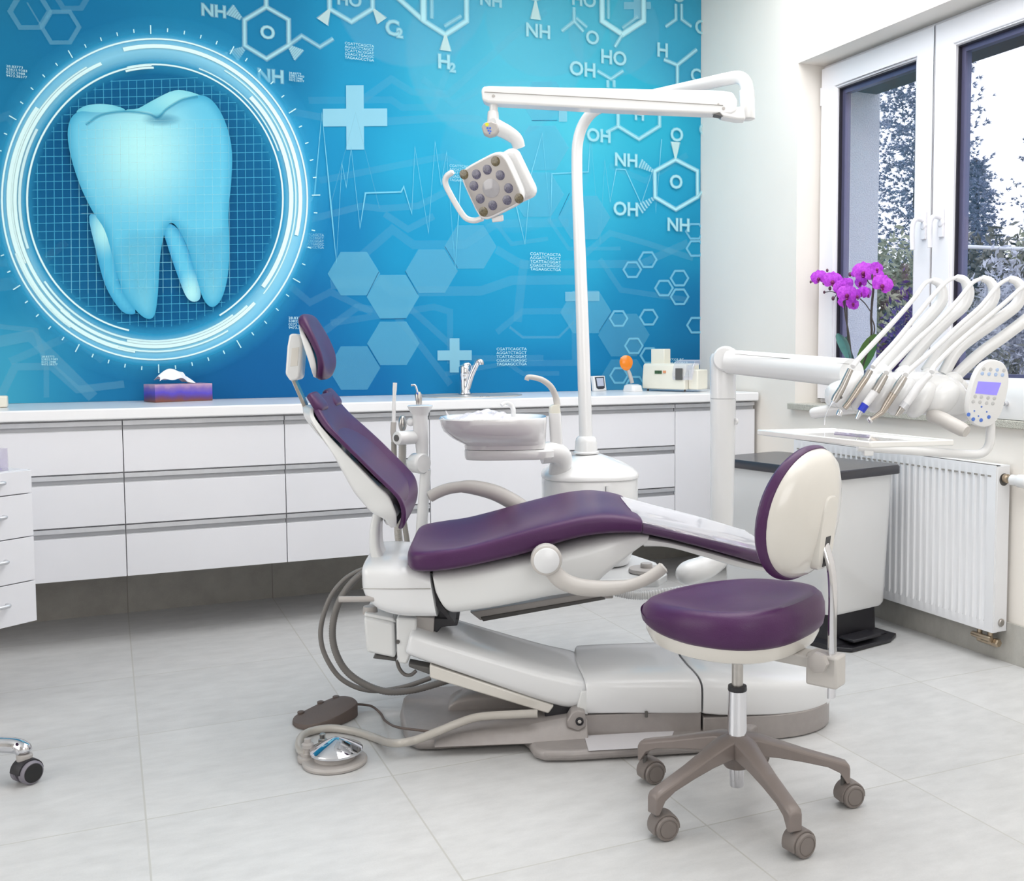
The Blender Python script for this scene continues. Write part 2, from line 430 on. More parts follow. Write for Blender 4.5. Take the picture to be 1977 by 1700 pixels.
# dark joint strip between the two sashes
struct('window_seal', MB().box((3.02, 3.2213, .90), (3.05, 3.2247, 2.385)), 'gasket', wn, smooth=0)
for yy in (3.262, 3.165):
    zt = 1.632
    h = MB()
    h.lathe((3.012, yy, zt-.02), (-1, 0, 0), [(.014, 0), (.016, .002), (.016, .010), (.012, .013)], 20)
    h.box((3.0115, yy-.0135, zt-.075), (3.003, yy+.0135, zt+.035))
    path = smooth_path([(3.005, yy, zt), (2.972, yy, zt+.004), (2.955, yy+.003, zt-.015), (2.952, yy+.004, zt-.06), (2.956, yy+.004, zt-.118)], 6)
    h.tube(path, [.0095]*8+[.0105]*(len(path)-8), 12, sx=.8)
    struct('window_handle', h, 'upvc', wn, bevel=.002)
for zz in (2.28,):
    hg = MB().cyl((3.02, WY1-.018, zz-.05), (3.02, WY1-.018, zz+.03), .007)
    struct('hinge', hg, 'upvc', wn)
# ================================================================ CEILING FILL (unseen lamps added above the frame)
# ================================================================ CABINETS
ZT = .907
def panel_front(x0, x1, z0, z1, parent, name='drawer'):
    d = obj(name, MB().box((x0+.0015, 4.262, z0), (x1-.0015, 4.282, z1)), 'cab', parent, bevel=.0012)
    # aluminium finger rail above the panel: light lip over a recessed channel
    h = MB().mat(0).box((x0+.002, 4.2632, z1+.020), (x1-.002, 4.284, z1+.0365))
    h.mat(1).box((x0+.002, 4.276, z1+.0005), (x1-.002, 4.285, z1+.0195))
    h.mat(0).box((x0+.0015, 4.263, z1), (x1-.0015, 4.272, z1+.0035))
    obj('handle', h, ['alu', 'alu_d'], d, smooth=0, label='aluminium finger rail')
    return d
cabs = [(-1.137, -.545, 'drawers', 'white handleless drawer cabinet left end of the hanging row'),
        (-.545, .049, 'drawers', 'white three-drawer cabinet partly hidden by the small drawer unit at left edge'),
        (.049, .6402, 'drawers', 'white three-drawer hanging cabinet right under the tissue box'),
        (.6402, 1.237, 'drawers', 'white three-drawer hanging cabinet behind the dental chair backrest'),
        (1.237, 1.835, 'door', 'white hanging cabinet with one plain door under the sink'),
        (1.835, 2.432, 'drawers', 'white three-drawer hanging cabinet behind the lamp pole'),
        (2.432, 2.8803, 'door', 'white hanging cabinet with a tall door in the corner by the window wall')]
for x0, x1, kind, lab in cabs:
    t = thing('hanging_cabinet', ((x0+x1)/2, 4.54, .268), 0, lab, 'cabinet', 'hanging cabinets along the blue wall')
    c = MB().box((x0+.0006, 4.284, .268), (x1-.0006, 4.806, .862))
    obj('carcass', c, 'cab', t, smooth=0)
    if kind == 'drawers':
        for z0, z1 in ((.6655, .822), (.468, .624), (.268, .4265)): panel_front(x0, x1, z0, z1, t)
    else: panel_front(x0, x1, .268, .822, t, 'door')
# dark joint boards between cabinets
ct = MB().box((-2.39, 4.236, .8655), (2.886, 4.8175, ZT))
tag(obj('worktop', ct, 'ctop', bevel=.006, seg=3), 'long white worktop running under the blue printed wall', 'worktop')
# sink set into the worktop
sc = atZ(922, 764, ZT); sink = thing('sink', (1.545, 4.575, ZT), 0, 'oval stainless steel sink set into the white worktop', 'sink')
SX, SY = 1.545, 4.575
sa = abs(atZ(1030, 763.5, ZT).x-atZ(812, 764.5, ZT).x)/2
sm = MB(); rings = []
SX = (atZ(1030, 763.5, ZT).x+atZ(812, 764.5, ZT).x)/2
for k, h in ((1, .0005), (.995, .004), (.96, .0045), (.93, .0025), (.915, -.0)):
    rings.append([(SX+sa*k*cos(2*pi*i/64), SY+.205*k*sin(2*pi*i/64), ZT+h) for i in range(64)])
sm.loft(rings, cap=False)
sm.add([(SX+sa*.915*cos(2*pi*i/64), SY+.205*.915*sin(2*pi*i/64), ZT+.001) for i in range(64)], [list(range(64))])
obj('rim', sm, pmat('satin_sink_steel', rgb(206, 200, 194), .38, metal=.6, var=.05), sink)
ov = MB()
for dx in (.005, .014, .034, .043):
    ov.lathe((SX+dx-.02, SY-.205*.955, ZT+.0045), (0, 0, 1), [(.0028, 0), (.0028, .0012)], 10)
obj('overflow_hole', ov, 'black', sink)
fx = atY(898, 757, 4.70); FX = fx.x; fau = thing('faucet', (FX, 4.70, ZT+.004), 0, 'chrome mixer tap with raised angled spout behind the sink', 'faucet')
yv = 4.70
obj('body', MB().lathe((FX, yv, ZT+.004), (0, 0, 1), [(.031, 0), (.031, .006), (.0265, .012), (.0265, .085), (.028, .09), (.028, .125), (.024, .133), (.014, .137)], 32), 'chrome', fau)
p = [atY(903, 748, yv-.02), atY(911, 722, yv-.03), atY(920, 703, yv-.04), atY(924, 695, yv-.05), atY(929, 696, yv-.06), atY(930, 702, yv-.06)]
obj('spout', MB().tube(smooth_path(p, 6), .0135, 14), 'chrome', fau)
p = [atY(895, 712, yv), atY(898, 705, yv), atY(905, 702, yv), atY(909, 712, yv)]
obj('lever', MB().tube(smooth_path(p, 6), [.014]*10+[.012]*9, 14, sx=.7), 'chrome', fau)
# ================================================================ BLUE PRINTED WALL (one flat sheet with its print)
MY = YW-.004
class Paint:
    def __init__(s): s.v = []; s.f = []; s.c = []; s.k = 1
    def P(s, px, py): p = atY(px, py, MY); return (p.x, p.z)
    def layer(s): s.k += 1
    def y(s): return MY-.00006*s.k
    def tri(s, pts, cols):
        o = len(s.v); s.v += [(x, s.y(), z) for x, z in pts]; s.c += cols; s.f.append(list(range(o, o+len(pts))))
    def poly(s, px, col, world=False):
        s.layer(); q = px if world else [s.P(*p) for p in px]
        s.tri(q, [col]*len(q))
    def strip(s, px, w, col, feather=0, world=False, closed=False):
        """feathered stroke; w in metres"""
        s.layer()
        q = [Vector(p) for p in (px if world else [s.P(*p) for p in px])]
        n = len(q); nor = []
        for i in range(n):
            a = q[(i-1) % n] if closed or i else q[0]; b = q[(i+1) % n] if closed or i < n-1 else q[-1]
            d1 = (q[i]-a); d2 = (b-q[i])
            d1 = d1.normalized() if d1.length > 1e-9 else d2.normalized(); d2 = d2.normalized() if d2.length > 1e-9 else d1
            n1 = Vector((-d1.y, d1.x)); n2 = Vector((-d2.y, d2.x)); m = (n1+n2)
            m = m.normalized() if m.length > 1e-6 else n1
            nor.append(m/max(.5, m.dot(n1)))
        h = w/2
        offs = [(-h, 1), (h, 1)] if not feather else [(-h-feather, 0), (-h, .55), (-max(h-feather, 0), 1), (max(h-feather, 0), 1), (h, .55), (h+feather, 0)]
        o = len(s.v)
        for i in range(n):
            for d, a in offs:
                p = q[i]+nor[i]*d; s.v.append((p.x, s.y(), p.y)); s.c.append((*col[:3], col[3]*a))
        k = len(offs)
        for i in range(n if closed else n-1):
            for j in range(k-1):
                a = o+i*k+j; b = o+((i+1) % n)*k+j
                s.f.append([a, a+1, b+1, b])
    def soft(s, c, rx, ry, stops, col, n=48):
        """soft disc in pixels: stops (radius factor, alpha)"""
        s.layer(); o = len(s.v)
        for r, a in stops:
            for i in range(n):
                x, z = s.P(c[0]+rx*r*cos(2*pi*i/n), c[1]+ry*r*sin(2*pi*i/n)); s.v.append((x, s.y(), z)); s.c.append((*col[:3], a))
        for j in range(len(stops)-1):
            for i in range(n):
                a = o+j*n+i; b = o+j*n+(i+1) % n; s.f.append([a, b, b+n, a+n])
        if stops[0][0] > 0 and stops[0][1] > 0: s.f.append([o+i for i in range(n)])
    def text(s, txt, px, py, hpx, col, blur=0, align='LEFT', line=1.0, wide=1.0, mirror=False):
        """text with cap height hpx; (px,py) baseline of the first line"""
        x0, z0 = s.P(px, py); hh = s.P(px, py-hpx)[1]-z0
        cu = bpy.data.curves.new('t', 'FONT'); cu.body = txt; cu.size = hh/.69; cu.align_x = align; cu.space_line = line; cu.resolution_u = 3
        for off, al in ([(0, 1)] if not blur else [(blur*1.25, .2), (blur*.8, .35), (blur*.4, .5), (0, .6)]):
            cu.offset = off
            ob = bpy.data.objects.new('t', cu); COL.objects.link(ob); bpy.context.view_layer.update()
            me = bpy.data.meshes.new_from_object(ob.evaluated_get(bpy.context.evaluated_depsgraph_get()))
            s.layer(); o = len(s.v)
            for v in me.vertices:
                s.v.append((x0+v.co.x*wide*(-1 if mirror else 1), s.y(), z0+v.co.y)); s.c.append((*col[:3], col[3]*al))
            for p in me.polygons: s.f.append([o+i for i in p.vertices])
            bpy.data.objects.remove(ob); bpy.data.meshes.remove(me)
        bpy.data.curves.remove(cu)
A = Paint()
# --- background gradient from sampled tones
ctl = [(-40, -40, 34, 122, 170), (0, 120, 26, 122, 176), (150, 60, 22, 118, 176), (400, 20, 26, 128, 182), (560, 140, 22, 122, 178), (700, 60, 36, 150, 205), (850, 30, 52, 168, 214),
       (1000, 80, 78, 186, 222), (1000, 200, 78, 190, 224), (870, 150, 62, 176, 216), (1150, 40, 62, 180, 216), (1300, 60, 44, 160, 206), (1350, 150, 36, 146, 192), (1250, 220, 52, 176, 216), (1120, 250, 80, 194, 228),
       (700, 200, 30, 150, 206), (640, 300, 26, 140, 200), (800, 300, 40, 164, 216), (1000, 330, 66, 182, 222), (1150, 350, 62, 180, 222), (1280, 400, 40, 156, 206), (1340, 450, 34, 138, 188),
       (650, 450, 22, 124, 188), (800, 480, 30, 148, 206), (950, 480, 38, 158, 212), (1100, 480, 44, 164, 214), (1250, 560, 26, 128, 186), (1340, 600, 22, 108, 166),
       (600, 600, 18, 104, 170), (750, 620, 22, 126, 188), (900, 600, 30, 142, 200), (1050, 600, 34, 146, 204), (1200, 680, 22, 116, 176), (1340, 720, 18, 96, 152),
       (560, 720, 16, 92, 158), (700, 730, 18, 100, 166), (900, 720, 22, 118, 180), (1050, 730, 22, 116, 178),
       (-20, 300, 26, 124, 180), (-20, 560, 34, 136, 190), (0, 700, 70, 164, 208), (100, 720, 46, 142, 194), (0, 760, 74, 168, 210), (200, 730, 28, 118, 178), (350, 730, 18, 98, 162), (480, 740, 16, 92, 158),
       (300, 380, 18, 112, 172), (150, 300, 16, 108, 168), (450, 450, 18, 112, 172), (300, 560, 18, 112, 172), (520, 30, 24, 124, 180)]
NX, NZ = 96, 56
x0m, x1m, z0m, z1m = XL, XW-.001, ZT+.0005, ZC-.002
cw = [(A.P(a, b), (lin(r*.9), lin(min(255, g*.985)), lin(bb*.935))) for a, b, r, g, bb in ctl]
for i in range(NX+1):
    for j in range(NZ+1):
        x = x0m+(x1m-x0m)*i/NX; z = z0m+(z1m-z0m)*j/NZ
        sw = 0; acc = [0, 0, 0]
        for (cx, cz), c in cw:
            d = (x-cx)**2+(z-cz)**2+.012; w_ = 1/d**1.7; sw += w_
            for t in range(3): acc[t] += c[t]*w_
        A.v.append((x, MY, z)); A.c.append((acc[0]/sw, acc[1]/sw, acc[2]/sw, 1))
for i in range(NX):
    for j in range(NZ):
        a = i*(NZ+1)+j; A.f.append([a, a+NZ+1, a+NZ+2, a+1])
LB = rgb(150, 222, 245); LW = rgb(205, 245, 250); PALE = rgb(120, 208, 238)
def al(c, a): return (c[0], c[1], c[2], a)
# bokeh discs
for c, r, a in (((960, 95), 175, .12), ((1060, 30), 120, .09), ((1290, 60), 110, .1), ((800, -20), 150, .13), ((1190, 60), 90, .1), ((1000, 300), 150, .05)):
    A.soft(c, r, r, [(.001, a), (.96, a), (1, 0)], LB)
# circuit-like faint bands
def band(pts, w, a=.13): A.strip(pts, w, al(LB, a*.75), .0015)
band([(560, 210), (650, 228), (760, 150), (800, 175), (870, 180), (1000, 65), (1060, 20)], .032, .1)
band([(600, 190), (760, 190), (780, 205), (840, 205), (900, 60)], .03, .08)
band([(690, 235), (870, 225), (925, 228), (1010, 290)], .035, .11)
band([(820, 150), (880, 200), (940, 165), (1070, 160)], .03, .08)
band([(620, 345), (860, 300), (905, 325), (1000, 330)], .03, .09)
band([(560, 430), (700, 395), (740, 400), (810, 395), (870, 365)], .03, .12)
band([(690, 500), (760, 440), (800, 470), (900, 470), (960, 430), (1100, 430)], .04, .1)
band([(640, 545), (740, 540), (760, 560), (930, 560), (990, 540), (1130, 540)], .045, .12)
band([(745, 410), (790, 440), (840, 415)], .03, .12)
band([(580, 670), (690, 590), (760, 600), (810, 660), (870, 740)], .032, .1)
band([(640, 620), (840, 590), (870, 600), (870, 700)], .03, .09)
band([(790, 590), (900, 690), (1050, 690)], .03, .1)
band([(960, 480), (1010, 510), (1240, 510), (1330, 470)], .04, .12)
band([(960, 640), (1010, 600), (1110, 600), (1110, 700), (960, 700)], .03, .1)
band([(1000, 620), (1010, 530), (1015, 500)], .045, .1)
band([(985, 630), (1010, 650), (1080, 650), (1110, 620)], .012, .2)
band([(1120, 500), (1180, 450), (1250, 470), (1340, 500)], .03, .12)
band([(1060, 420), (1100, 480), (1200, 480)], .018, .12)
band([(1160, 500), (1200, 560), (1330, 580)], .028, .1)
band([(960, 430), (990, 470), (1060, 460)], .02, .12)
band([(860, 720), (980, 700), (1010, 720), (1080, 720)], .022, .1)
band([(540, 530), (600, 580), (640, 560), (720, 600)], .03, .1)
band([(1180, 320), (1250, 350), (1330, 300)], .03, .08)
band([(-20, 655), (60, 640), (120, 700), (180, 760)], .045, .2)
band([(0, 760), (30, 700), (100, 700), (150, 745), (240, 735)], .03, .2)
band([(-20, 620), (70, 630), (90, 700), (90, 760)], .02, .16)
band([(-20, 500), (80, 500), (130, 460)], .03, .12)
band([(-20, 545), (100, 530)], .05, .1)
band([(20, 690), (140, 640), (200, 690)], .03, .14)
band([(-20, 230), (20, 215), (60, 280)], .03, .1)
# filled hexagons
def hexa(cx, cy, r, a, col=None, edge=True, rot=0):
    k = .955; r *= 1.035
    pts = [(cx+r*cos(rot+pi/3*i), cy+r*k*sin(rot+pi/3*i)) for i in range(6)]
    A.poly(pts, al(col or PALE, a))
for cx, cy, r, a in ((685, 525, 49, .42), (760, 570, 49, .42), (835, 521, 49, .36), (910, 475, 49, .32), (760, 660, 49, .36), (684, 707, 49, .3), (1055, 195, 44, .22), (1050, 285, 50, .28), (1040, 375, 50, .26), (1130, 420, 49, .26), (1132, 602, 48, .3), (1205, 647, 48, .22), (1205, 735, 48, .18)):
    hexa(cx, cy, r, a)
DK = rgb(14, 96, 150)
for a, b in (((733, 522), (709, 569)), ((784, 521), (808, 566)), ((735, 613), (785, 612)), ((711, 663), (735, 705)), ((861, 474), (885, 515)), ((1157, 640), (1181, 603)), ((1102, 372), (1082, 415)), ((1080, 232), (1030, 232))):
    A.strip([a, b], .003, al(DK, .6))
# outlined hexagons
def hexo(cx, cy, r, w, a=.65, col=None, k=.95, f=.0015):
    pts = [(cx+r*cos(pi/3*i), cy+r*k*sin(pi/3*i)) for i in range(6)]
    A.strip(pts, w, al(col or rgb(130, 205, 235), a), f, closed=True)
for cx, cy in ((1222, 521), (1252, 502), (1283, 557), (1313, 538), (1313, 574), (1195, 615), (1253, 613), (1224, 668), (1254, 687), (1343, 448), (1344, 481), (1344, 629), (1195, 725), (1226, 742)):
    hexo(cx, cy, 17, .011)
hexo(122, 46, 36, .016, .35); hexo(63, 15, 38, .018, .32); hexo(145, -18, 34, .02, .2)
A.strip([(58, -2), (84, 42)], .006, al(LB, .2))
# crosses
def cross(cx, cy, r, t, a, f=.006):
    for k, (x0, y0, x1, y1) in enumerate(((cx-r, cy-t, cx+r, cy+t), (cx-t, cy-r, cx+t, cy-t), (cx-t, cy+t, cx+t, cy+r))):
        A.poly([(x0, y0), (x1, y0), (x1, y1), (x0, y1)], al(rgb(160, 222, 242), a))
cross(689, 224, 62, 17, .72); cross(878, 684, 33, 9.5, .62); cross(1235, 12, 26, 7, .5); cross(1125, 572, 33, 9, .4); cross(1090, 205, 30, 8, .5)
# heartbeat lines
EC = rgb(130, 215, 240)
A.strip([(596, 395), (610, 370), (625, 215), (642, 400), (651, 503), (663, 312), (671, 358), (681, 283), (697, 437), (708, 370), (777, 368), (782, 358), (797, 410), (804, 282), (829, 447), (843, 272), (854, 355), (865, 292), (880, 518), (893, 330)], .007, al(EC, .72), .001)
A.strip([(995, 380), (1015, 470), (1028, 335), (1050, 257), (1065, 430), (1068, 335), (1138, 332), (1143, 262), (1160, 470), (1170, 310), (1180, 390), (1192, 327), (1210, 328), (1240, 395), (1262, 330), (1268, 410), (1280, 270)], .006, al(EC, .65), .001)
A.strip([(640, 395), (690, 215), (735, 400)], .003, al(EC, .2), .001)
# chemistry drawing, soft white
CW = rgb(190, 240, 248); T = .75
def ln(pts, w=.014, a=T, f=.006, closed=False): A.strip(pts, w, al(CW, a), f, closed=closed)
def tx(t, x, y, h, a=.95, b=.0035): A.text(t, x, y, h, al(CW, a), b)
def wedge(x, y, x2, y2, w=.05, a=.95):
    p, q = Vector(A.P(x, y)), Vector(A.P(x2, y2)); d = (q-p).normalized(); n = Vector((-d.y, d.x))
    for e, aa in ((.006, .3), (0, .6)):
        A.poly([p-n*.005, q-n*(w/2+e), q+n*(w/2+e), p+n*.005], al(rgb(225, 250, 245), aa*a), world=True)
def hatch(x, y, x2, y2, w=.06, n=6):
    p, q = Vector(A.P(x, y)), Vector(A.P(x2, y2)); d = (q-p); nn = Vector((-d.y, d.x)).normalized()
    for i in range(n):
        c = p+d*(i+.5)/n; h = nn*w/2*(.35+.65*i/n)
        A.strip([c-h, c+h], .008, al(CW, .6), .004, world=True)
tx('NH', 393, 24, 22, .7, .004); hatch(470, 32, 448, 14, .06)
ln([(519, 10), (562, 35), (562, 84), (519, 110), (477, 84), (477, 35)], closed=True); tx('O', 507, 69, 24, .95)
ln([(519, 10), (519, -20)]); ln([(562, 84), (587, 66), (622, 88), (648, 72)], .012, .6)
hatch(565, 88, 582, 104, .07); hatch(475, 90, 455, 104, .06)
tx('OH', 390, 116, 24, .55, .005); tx('NH', 500, 152, 24, .75, .004)
ln([(641, -10), (641, 15), (683, 40), (724, 15), (724, -10)], .016); tx('HO', 655, 5, 22, .7)
wedge(641, 16, 627, 40); wedge(726, 16, 742, 39); tx('C', 748, 64, 28, .8, .005); tx('2', 770, 70, 17, .7, .005)
ln([(770, -8), (822, 39), (864, 66), (905, 40), (905, -10)], .02, .8); ln([(822, 39), (822, -10)], .026, .85); ln([(838, 35), (838, -10)], .014, .5); ln([(862, 50), (895, 30)], .012, .5)
wedge(864, 66, 864, 97); tx('H', 848, 129, 26, .85, .004); tx('2', 872, 137, 16, .6, .005)
tx('NH', 930, 8, 22, .6, .004)
ln([(1020, -8), (1038, 0), (1056, -8)]); wedge(1038, 2, 1038, 38); tx('NH', 1018, 69, 25, .9)
tx('HO', 1107, 9, 24, .75); ln([(1112, 15), (1112, 42), (1088, 61)], .012, .6); ln([(1112, 42), (1130, 62)], .012, .6); ln([(1116, 36), (1137, 54)], .012, .5); tx('O', 1134, 84, 25, .85)
ln([(1166, -10), (1166, 42), (1205, 68), (1246, 42), (1246, -10)], .024, .9); ln([(1178, -10), (1178, 38)], .012, .5); ln([(1205, 56), (1235, 34)], .012, .5)
ln([(1205, 68), (1190, 92)], .012, .7); tx('HO', 1162, 122, 26, .9); tx('OH', 1102, 144, 26, .9)
ln([(1156, 138), (1182, 154), (1206, 138)], .012, .6); ln([(1176, 156), (1176, 170)], .012, .6); ln([(1188, 156), (1188, 170)], .012, .6)
ln([(1308, 10), (1308, 40), (1288, 54)], .012, .7); ln([(1319, 10), (1319, 40), (1338, 54)], .012, .7); tx('O', 1303, 4, 22, .7)
tx('C', 1344, 66, 26, .8); tx('H', 1270, 110, 26, .9)
ln([(1284, 117), (1310, 128), (1348, 98)], .014, .7); ln([(1310, 128), (1310, 172)], .014, .7); tx('C', 1335, 158, 24, .8)
ln([(1195, 205), (1195, 245), (1235, 270), (1275, 245), (1275, 215)], .014, .7); tx('H', 1226, 232, 22, .75); ln([(1195, 245), (1172, 257)], .012, .6); tx('OH', 1134, 272, 24, .75)
tx('NH', 1187, 320, 24, .95); hatch(1262, 332, 1236, 316, .055)
ln([(1305, 310), (1347, 332), (1347, 382), (1305, 406), (1265, 382), (1265, 332)], .016, .8, closed=True); tx('O', 1293, 364, 25, .95)
wedge(1305, 308, 1305, 276); tx('O', 1295, 273, 25, .9)
tx('OH', 1184, 415, 25, .9); hatch(1262, 384, 1234, 406, .06); tx('NH', 1287, 446, 24, .9); ln([(1347, 382), (1356, 372)], .014, .6); tx('C', 1350, 262, 22, .5)
# small printed blocks
DNA = 'CGATTCAGCTA\nAGGATCTAGCT\nTCATTACGGAT\nCGAGCTGAGGC\nTAGAAGCCTGA'
NUM = '28.83773\n53822.9383\n0272.2988\n9473.38377'
def block(t, x, y, h, pitch, wid, a=.85, mirror=False):
    # pitch and width in pixels
    lines = t.split('\n')
    for i, L in enumerate(lines):
        cu = bpy.data.curves.new('m', 'FONT'); cu.body = L; cu.size = 1
        ob = bpy.data.objects.new('m', cu); COL.objects.link(ob); bpy.context.view_layer.update(); wd = ob.dimensions.x
        bpy.data.objects.remove(ob); bpy.data.curves.remove(cu)
        xa, za = A.P(x, y+i*pitch); xb, _ = A.P(x+wid*len(L)/max(len(q) for q in lines), y+i*pitch); hh = A.P(x, y+i*pitch-h)[1]-za
        A.text(L, x if not mirror else x+wid*len(L)/max(len(q) for q in lines), y+i*pitch, h, al(LW, a), 0, wide=(xb-xa)/(wd*hh/.69), mirror=mirror)
block(DNA, 669, 84, 5, 6.8, 56); block(DNA, 869, 321, 5, 6.8, 50, .6); block(DNA, 578, 451, 4.6, 6, 48, .6)
block(DNA, 1023, 492, 5.4, 7.3, 59); block(DNA, 957, 675, 5.4, 7.3, 58)
block(NUM, 17, 124, 4.4, 6, 40, .9); block(NUM, 561, 140, 3.6, 4.6, 29, .9); block(NUM, 557, 612, 4.6, 6.2, 38, .9); block(NUM, 81, 683, 3.8, 5, 31, .9)
block(NUM, 1287, 697, 4.2, 6.4, 38, .8, True)
# --- round emblem with the tooth
EC_ = (301, 380); RX, RY = 293.5, 308
A.soft(EC_, RX, RY, [(.001, .35), (.72, .4), (.8, .18), (.84, 0)], rgb(10, 92, 150), 72)
A.soft(EC_, RX, RY, [(.78, 0), (.85, .5), (.93, .95), (1.0, .85), (1.03, .5), (1.07, .22), (1.15, 0)], rgb(64, 188, 238), 96)
A.soft(EC_, RX, RY, [(.85, 0), (.885, .35), (.93, .6), (.97, .45), (1.0, .25), (1.03, 0)], rgb(170, 238, 255), 96)
# grid inside
for gx in range(60, 545, 16):
    hh = (RY*.8)*sqrt(max(0, 1-((gx-EC_[0])/(RX*.8))**2))
    if hh > 8:
        y0 = max(EC_[1]-hh, 150); A.strip([(gx, y0), (gx, EC_[1]+hh)], .0028, al(rgb(90, 195, 230), .5))
for gy in range(150, 640, 16):
    ww = (RX*.8)*sqrt(max(0, 1-((gy-EC_[1])/(RY*.8))**2))
    if ww > 8: A.strip([(EC_[0]-ww, gy+3), (EC_[0]+ww, gy-3)], .0028, al(rgb(90, 195, 230), .5))
def arc(r, a0, a1, w, a=1, col=None, cx=0, cy=0):
    n = max(6, int(abs(a1-a0)/3))
    pts = [(EC_[0]+cx+RX*r*cos(radians(a0+(a1-a0)*i/n)), EC_[1]+cy-RY*r*sin(radians(a0+(a1-a0)*i/n))) for i in range(n+1)]
    A.strip(pts, w, al(col or rgb(225, 255, 255), a), .0015)
arc(1.0, 0, 360, .0065); arc(.955, -14, 102, .016)
arc(.915, 112, 232, .013, .95); arc(.955, 143, 262, .016, .95); arc(.935, 118, 205, .006, .9); arc(.885, 150, 200, .01, .8)
arc(.895, -38, 45, .018, .95); arc(.925, -40, 60, .006, .8); arc(.865, 20, 70, .006, .8)
arc(.84, -60, 102, .0065); arc(.835, 91, 258, .0065); arc(.82, 90, 103, .008)
arc(.92, 228, 315, .014, .95); arc(.95, 255, 300, .007, .9); arc(.885, 215, 305, .008, .85); arc(.90, 258, 312, .01, .9); arc(.97, 200, 235, .008, .8)
for i in range(60):
    an = i*6+1; big = i % 5 == 0
    r0, r1 = (1.03, 1.085) if big else (1.045, 1.068)
    A.strip([(EC_[0]+RX*r*cos(radians(an)), EC_[1]-RY*r*sin(radians(an))) for r in (r0, r1)], .0045, al(LW, .95))
# tooth, shaded per vertex
def blob(outline, base, lights, res=26, grid=True):
    """outline px; inner rings shrink to centre, colours from light centres"""
    A.layer()
    pts = [(p.x, p.y) for p in smooth_path([(x, y, 0) for x, y in outline], 5, True)]
    cx = sum(p[0] for p in pts)/len(pts); cy = sum(p[1] for p in pts)/len(pts)
    return pts
def shade(pts, dark, mid, light, lc, lr, alpha=1, rim=7, fade=False):
    """fill polygon: triangulated by mathutils on a raster of points"""
    from mathutils.geometry import delaunay_2d_cdt
    V = [Vector(p) for p in pts]; E = [(i, (i+1) % len(V)) for i in range(len(V))]
    xs = [p[0] for p in pts]; ys = [p[1] for p in pts]
    st = 7; gx = min(xs)+3
    while gx < max(xs):
        gy = min(ys)+3
        while gy < max(ys):
            V.append(Vector((gx, gy))); gy += st
        gx += st
    vs, _, fs, *_r = delaunay_2d_cdt(V, E, [list(range(len(pts)))], 1, 1e-4)
    A.layer(); o = len(A.v)
    def edge(x, y):
        best = 1e9
        for i in range(len(pts)):
            a, b = pts[i], pts[(i+1) % len(pts)]
            dx, dy = b[0]-a[0], b[1]-a[1]; t = max(0, min(1, ((x-a[0])*dx+(y-a[1])*dy)/(dx*dx+dy*dy+1e-9)))
            best = min(best, hypot(x-a[0]-dx*t, y-a[1]-dy*t))
        return best
    for v in vs:
        e = min(1, edge(v.x, v.y)/rim); k = max(0, 1-hypot((v.x-lc[0])/lr[0], (v.y-lc[1])/lr[1])); k = k*k*(3-2*k)
        c = [dark[t]+(mid[t]-dark[t])*e for t in range(3)]; c = [c[t]+(light[t]-c[t])*k for t in range(3)]
        x, z = A.P(v.x, v.y); A.v.append((x, A.y(), z)); A.c.append((*c, alpha*(e if fade else 1)))
    for f in fs: A.f.append([o+i for i in f])
def sp(o): return [(p.x, p.y) for p in smooth_path([(x, y, 0) for x, y in o], 4, True)]
D1, M1, L1 = rgb(66, 166, 204), rgb(102, 196, 226), rgb(182, 242, 244)
shade(sp([(300, 190), (340, 172), (375, 176), (400, 190), (370, 205), (330, 225), (300, 235), (262, 232), (246, 210), (270, 206)]), rgb(120, 208, 226), rgb(130, 214, 232), rgb(160, 232, 240), (340, 190), (60, 30), .95)
shade(sp([(176, 240), (152, 215), (165, 202), (190, 197), (220, 199), (246, 209), (235, 225), (200, 235)]), rgb(100, 196, 220), rgb(120, 208, 228), rgb(140, 220, 235), (200, 205), (50, 30), .95)
# far roots
shade(sp([(175, 412), (200, 420), (222, 470), (232, 540), (262, 592), (252, 601), (232, 590), (205, 545), (188, 480)]), rgb(60, 160, 205), rgb(90, 190, 224), L1, (205, 440), (40, 60), .95, 10)
shade(sp([(330, 428), (350, 445), (372, 500), (388, 560), (380, 577), (362, 570), (345, 530), (325, 470), (318, 440)]), rgb(56, 156, 204), rgb(100, 198, 230), L1, (370, 560), (30, 50), .95, 10)
body = [(137, 280), (137, 235), (155, 212), (190, 213), (245, 213), (290, 212), (308, 224), (330, 205), (360, 188), (395, 182), (420, 200), (440, 240), (450, 290), (448, 350), (442, 410), (444, 470), (440, 530), (428, 572), (410, 588), (393, 572), (380, 530), (362, 470), (340, 430), (325, 432), (312, 480), (306, 560), (300, 600), (288, 610), (268, 598), (240, 560), (222, 500), (205, 440), (180, 400), (155, 345)]
shade(sp(body), D1, M1, L1, (275, 285), (150, 170), 1, 16)
shade(sp([(340, 440), (360, 430), (400, 440), (440, 430), (444, 480), (440, 530), (428, 572), (410, 588), (393, 572), (378, 530), (362, 480)]), rgb(86, 186, 220), rgb(110, 204, 234), rgb(150, 228, 240), (412, 560), (40, 60), .4, 30, True)
shade(sp([(222, 470), (250, 440), (290, 440), (318, 440), (312, 490), (306, 560), (300, 600), (288, 610), (268, 598), (244, 560), (230, 515)]), rgb(90, 190, 222), rgb(120, 212, 236), rgb(150, 230, 242), (285, 580), (40, 60), .4, 30, True)
A.strip([(p.x, p.y) for p in smooth_path([(170, 237, 0), (200, 218, 0), (246, 212, 0), (290, 217, 0), (308, 224, 0), (325, 208, 0), (355, 190, 0), (385, 184, 0)], 5)], .004, al(rgb(70, 168, 200), .8), .006)
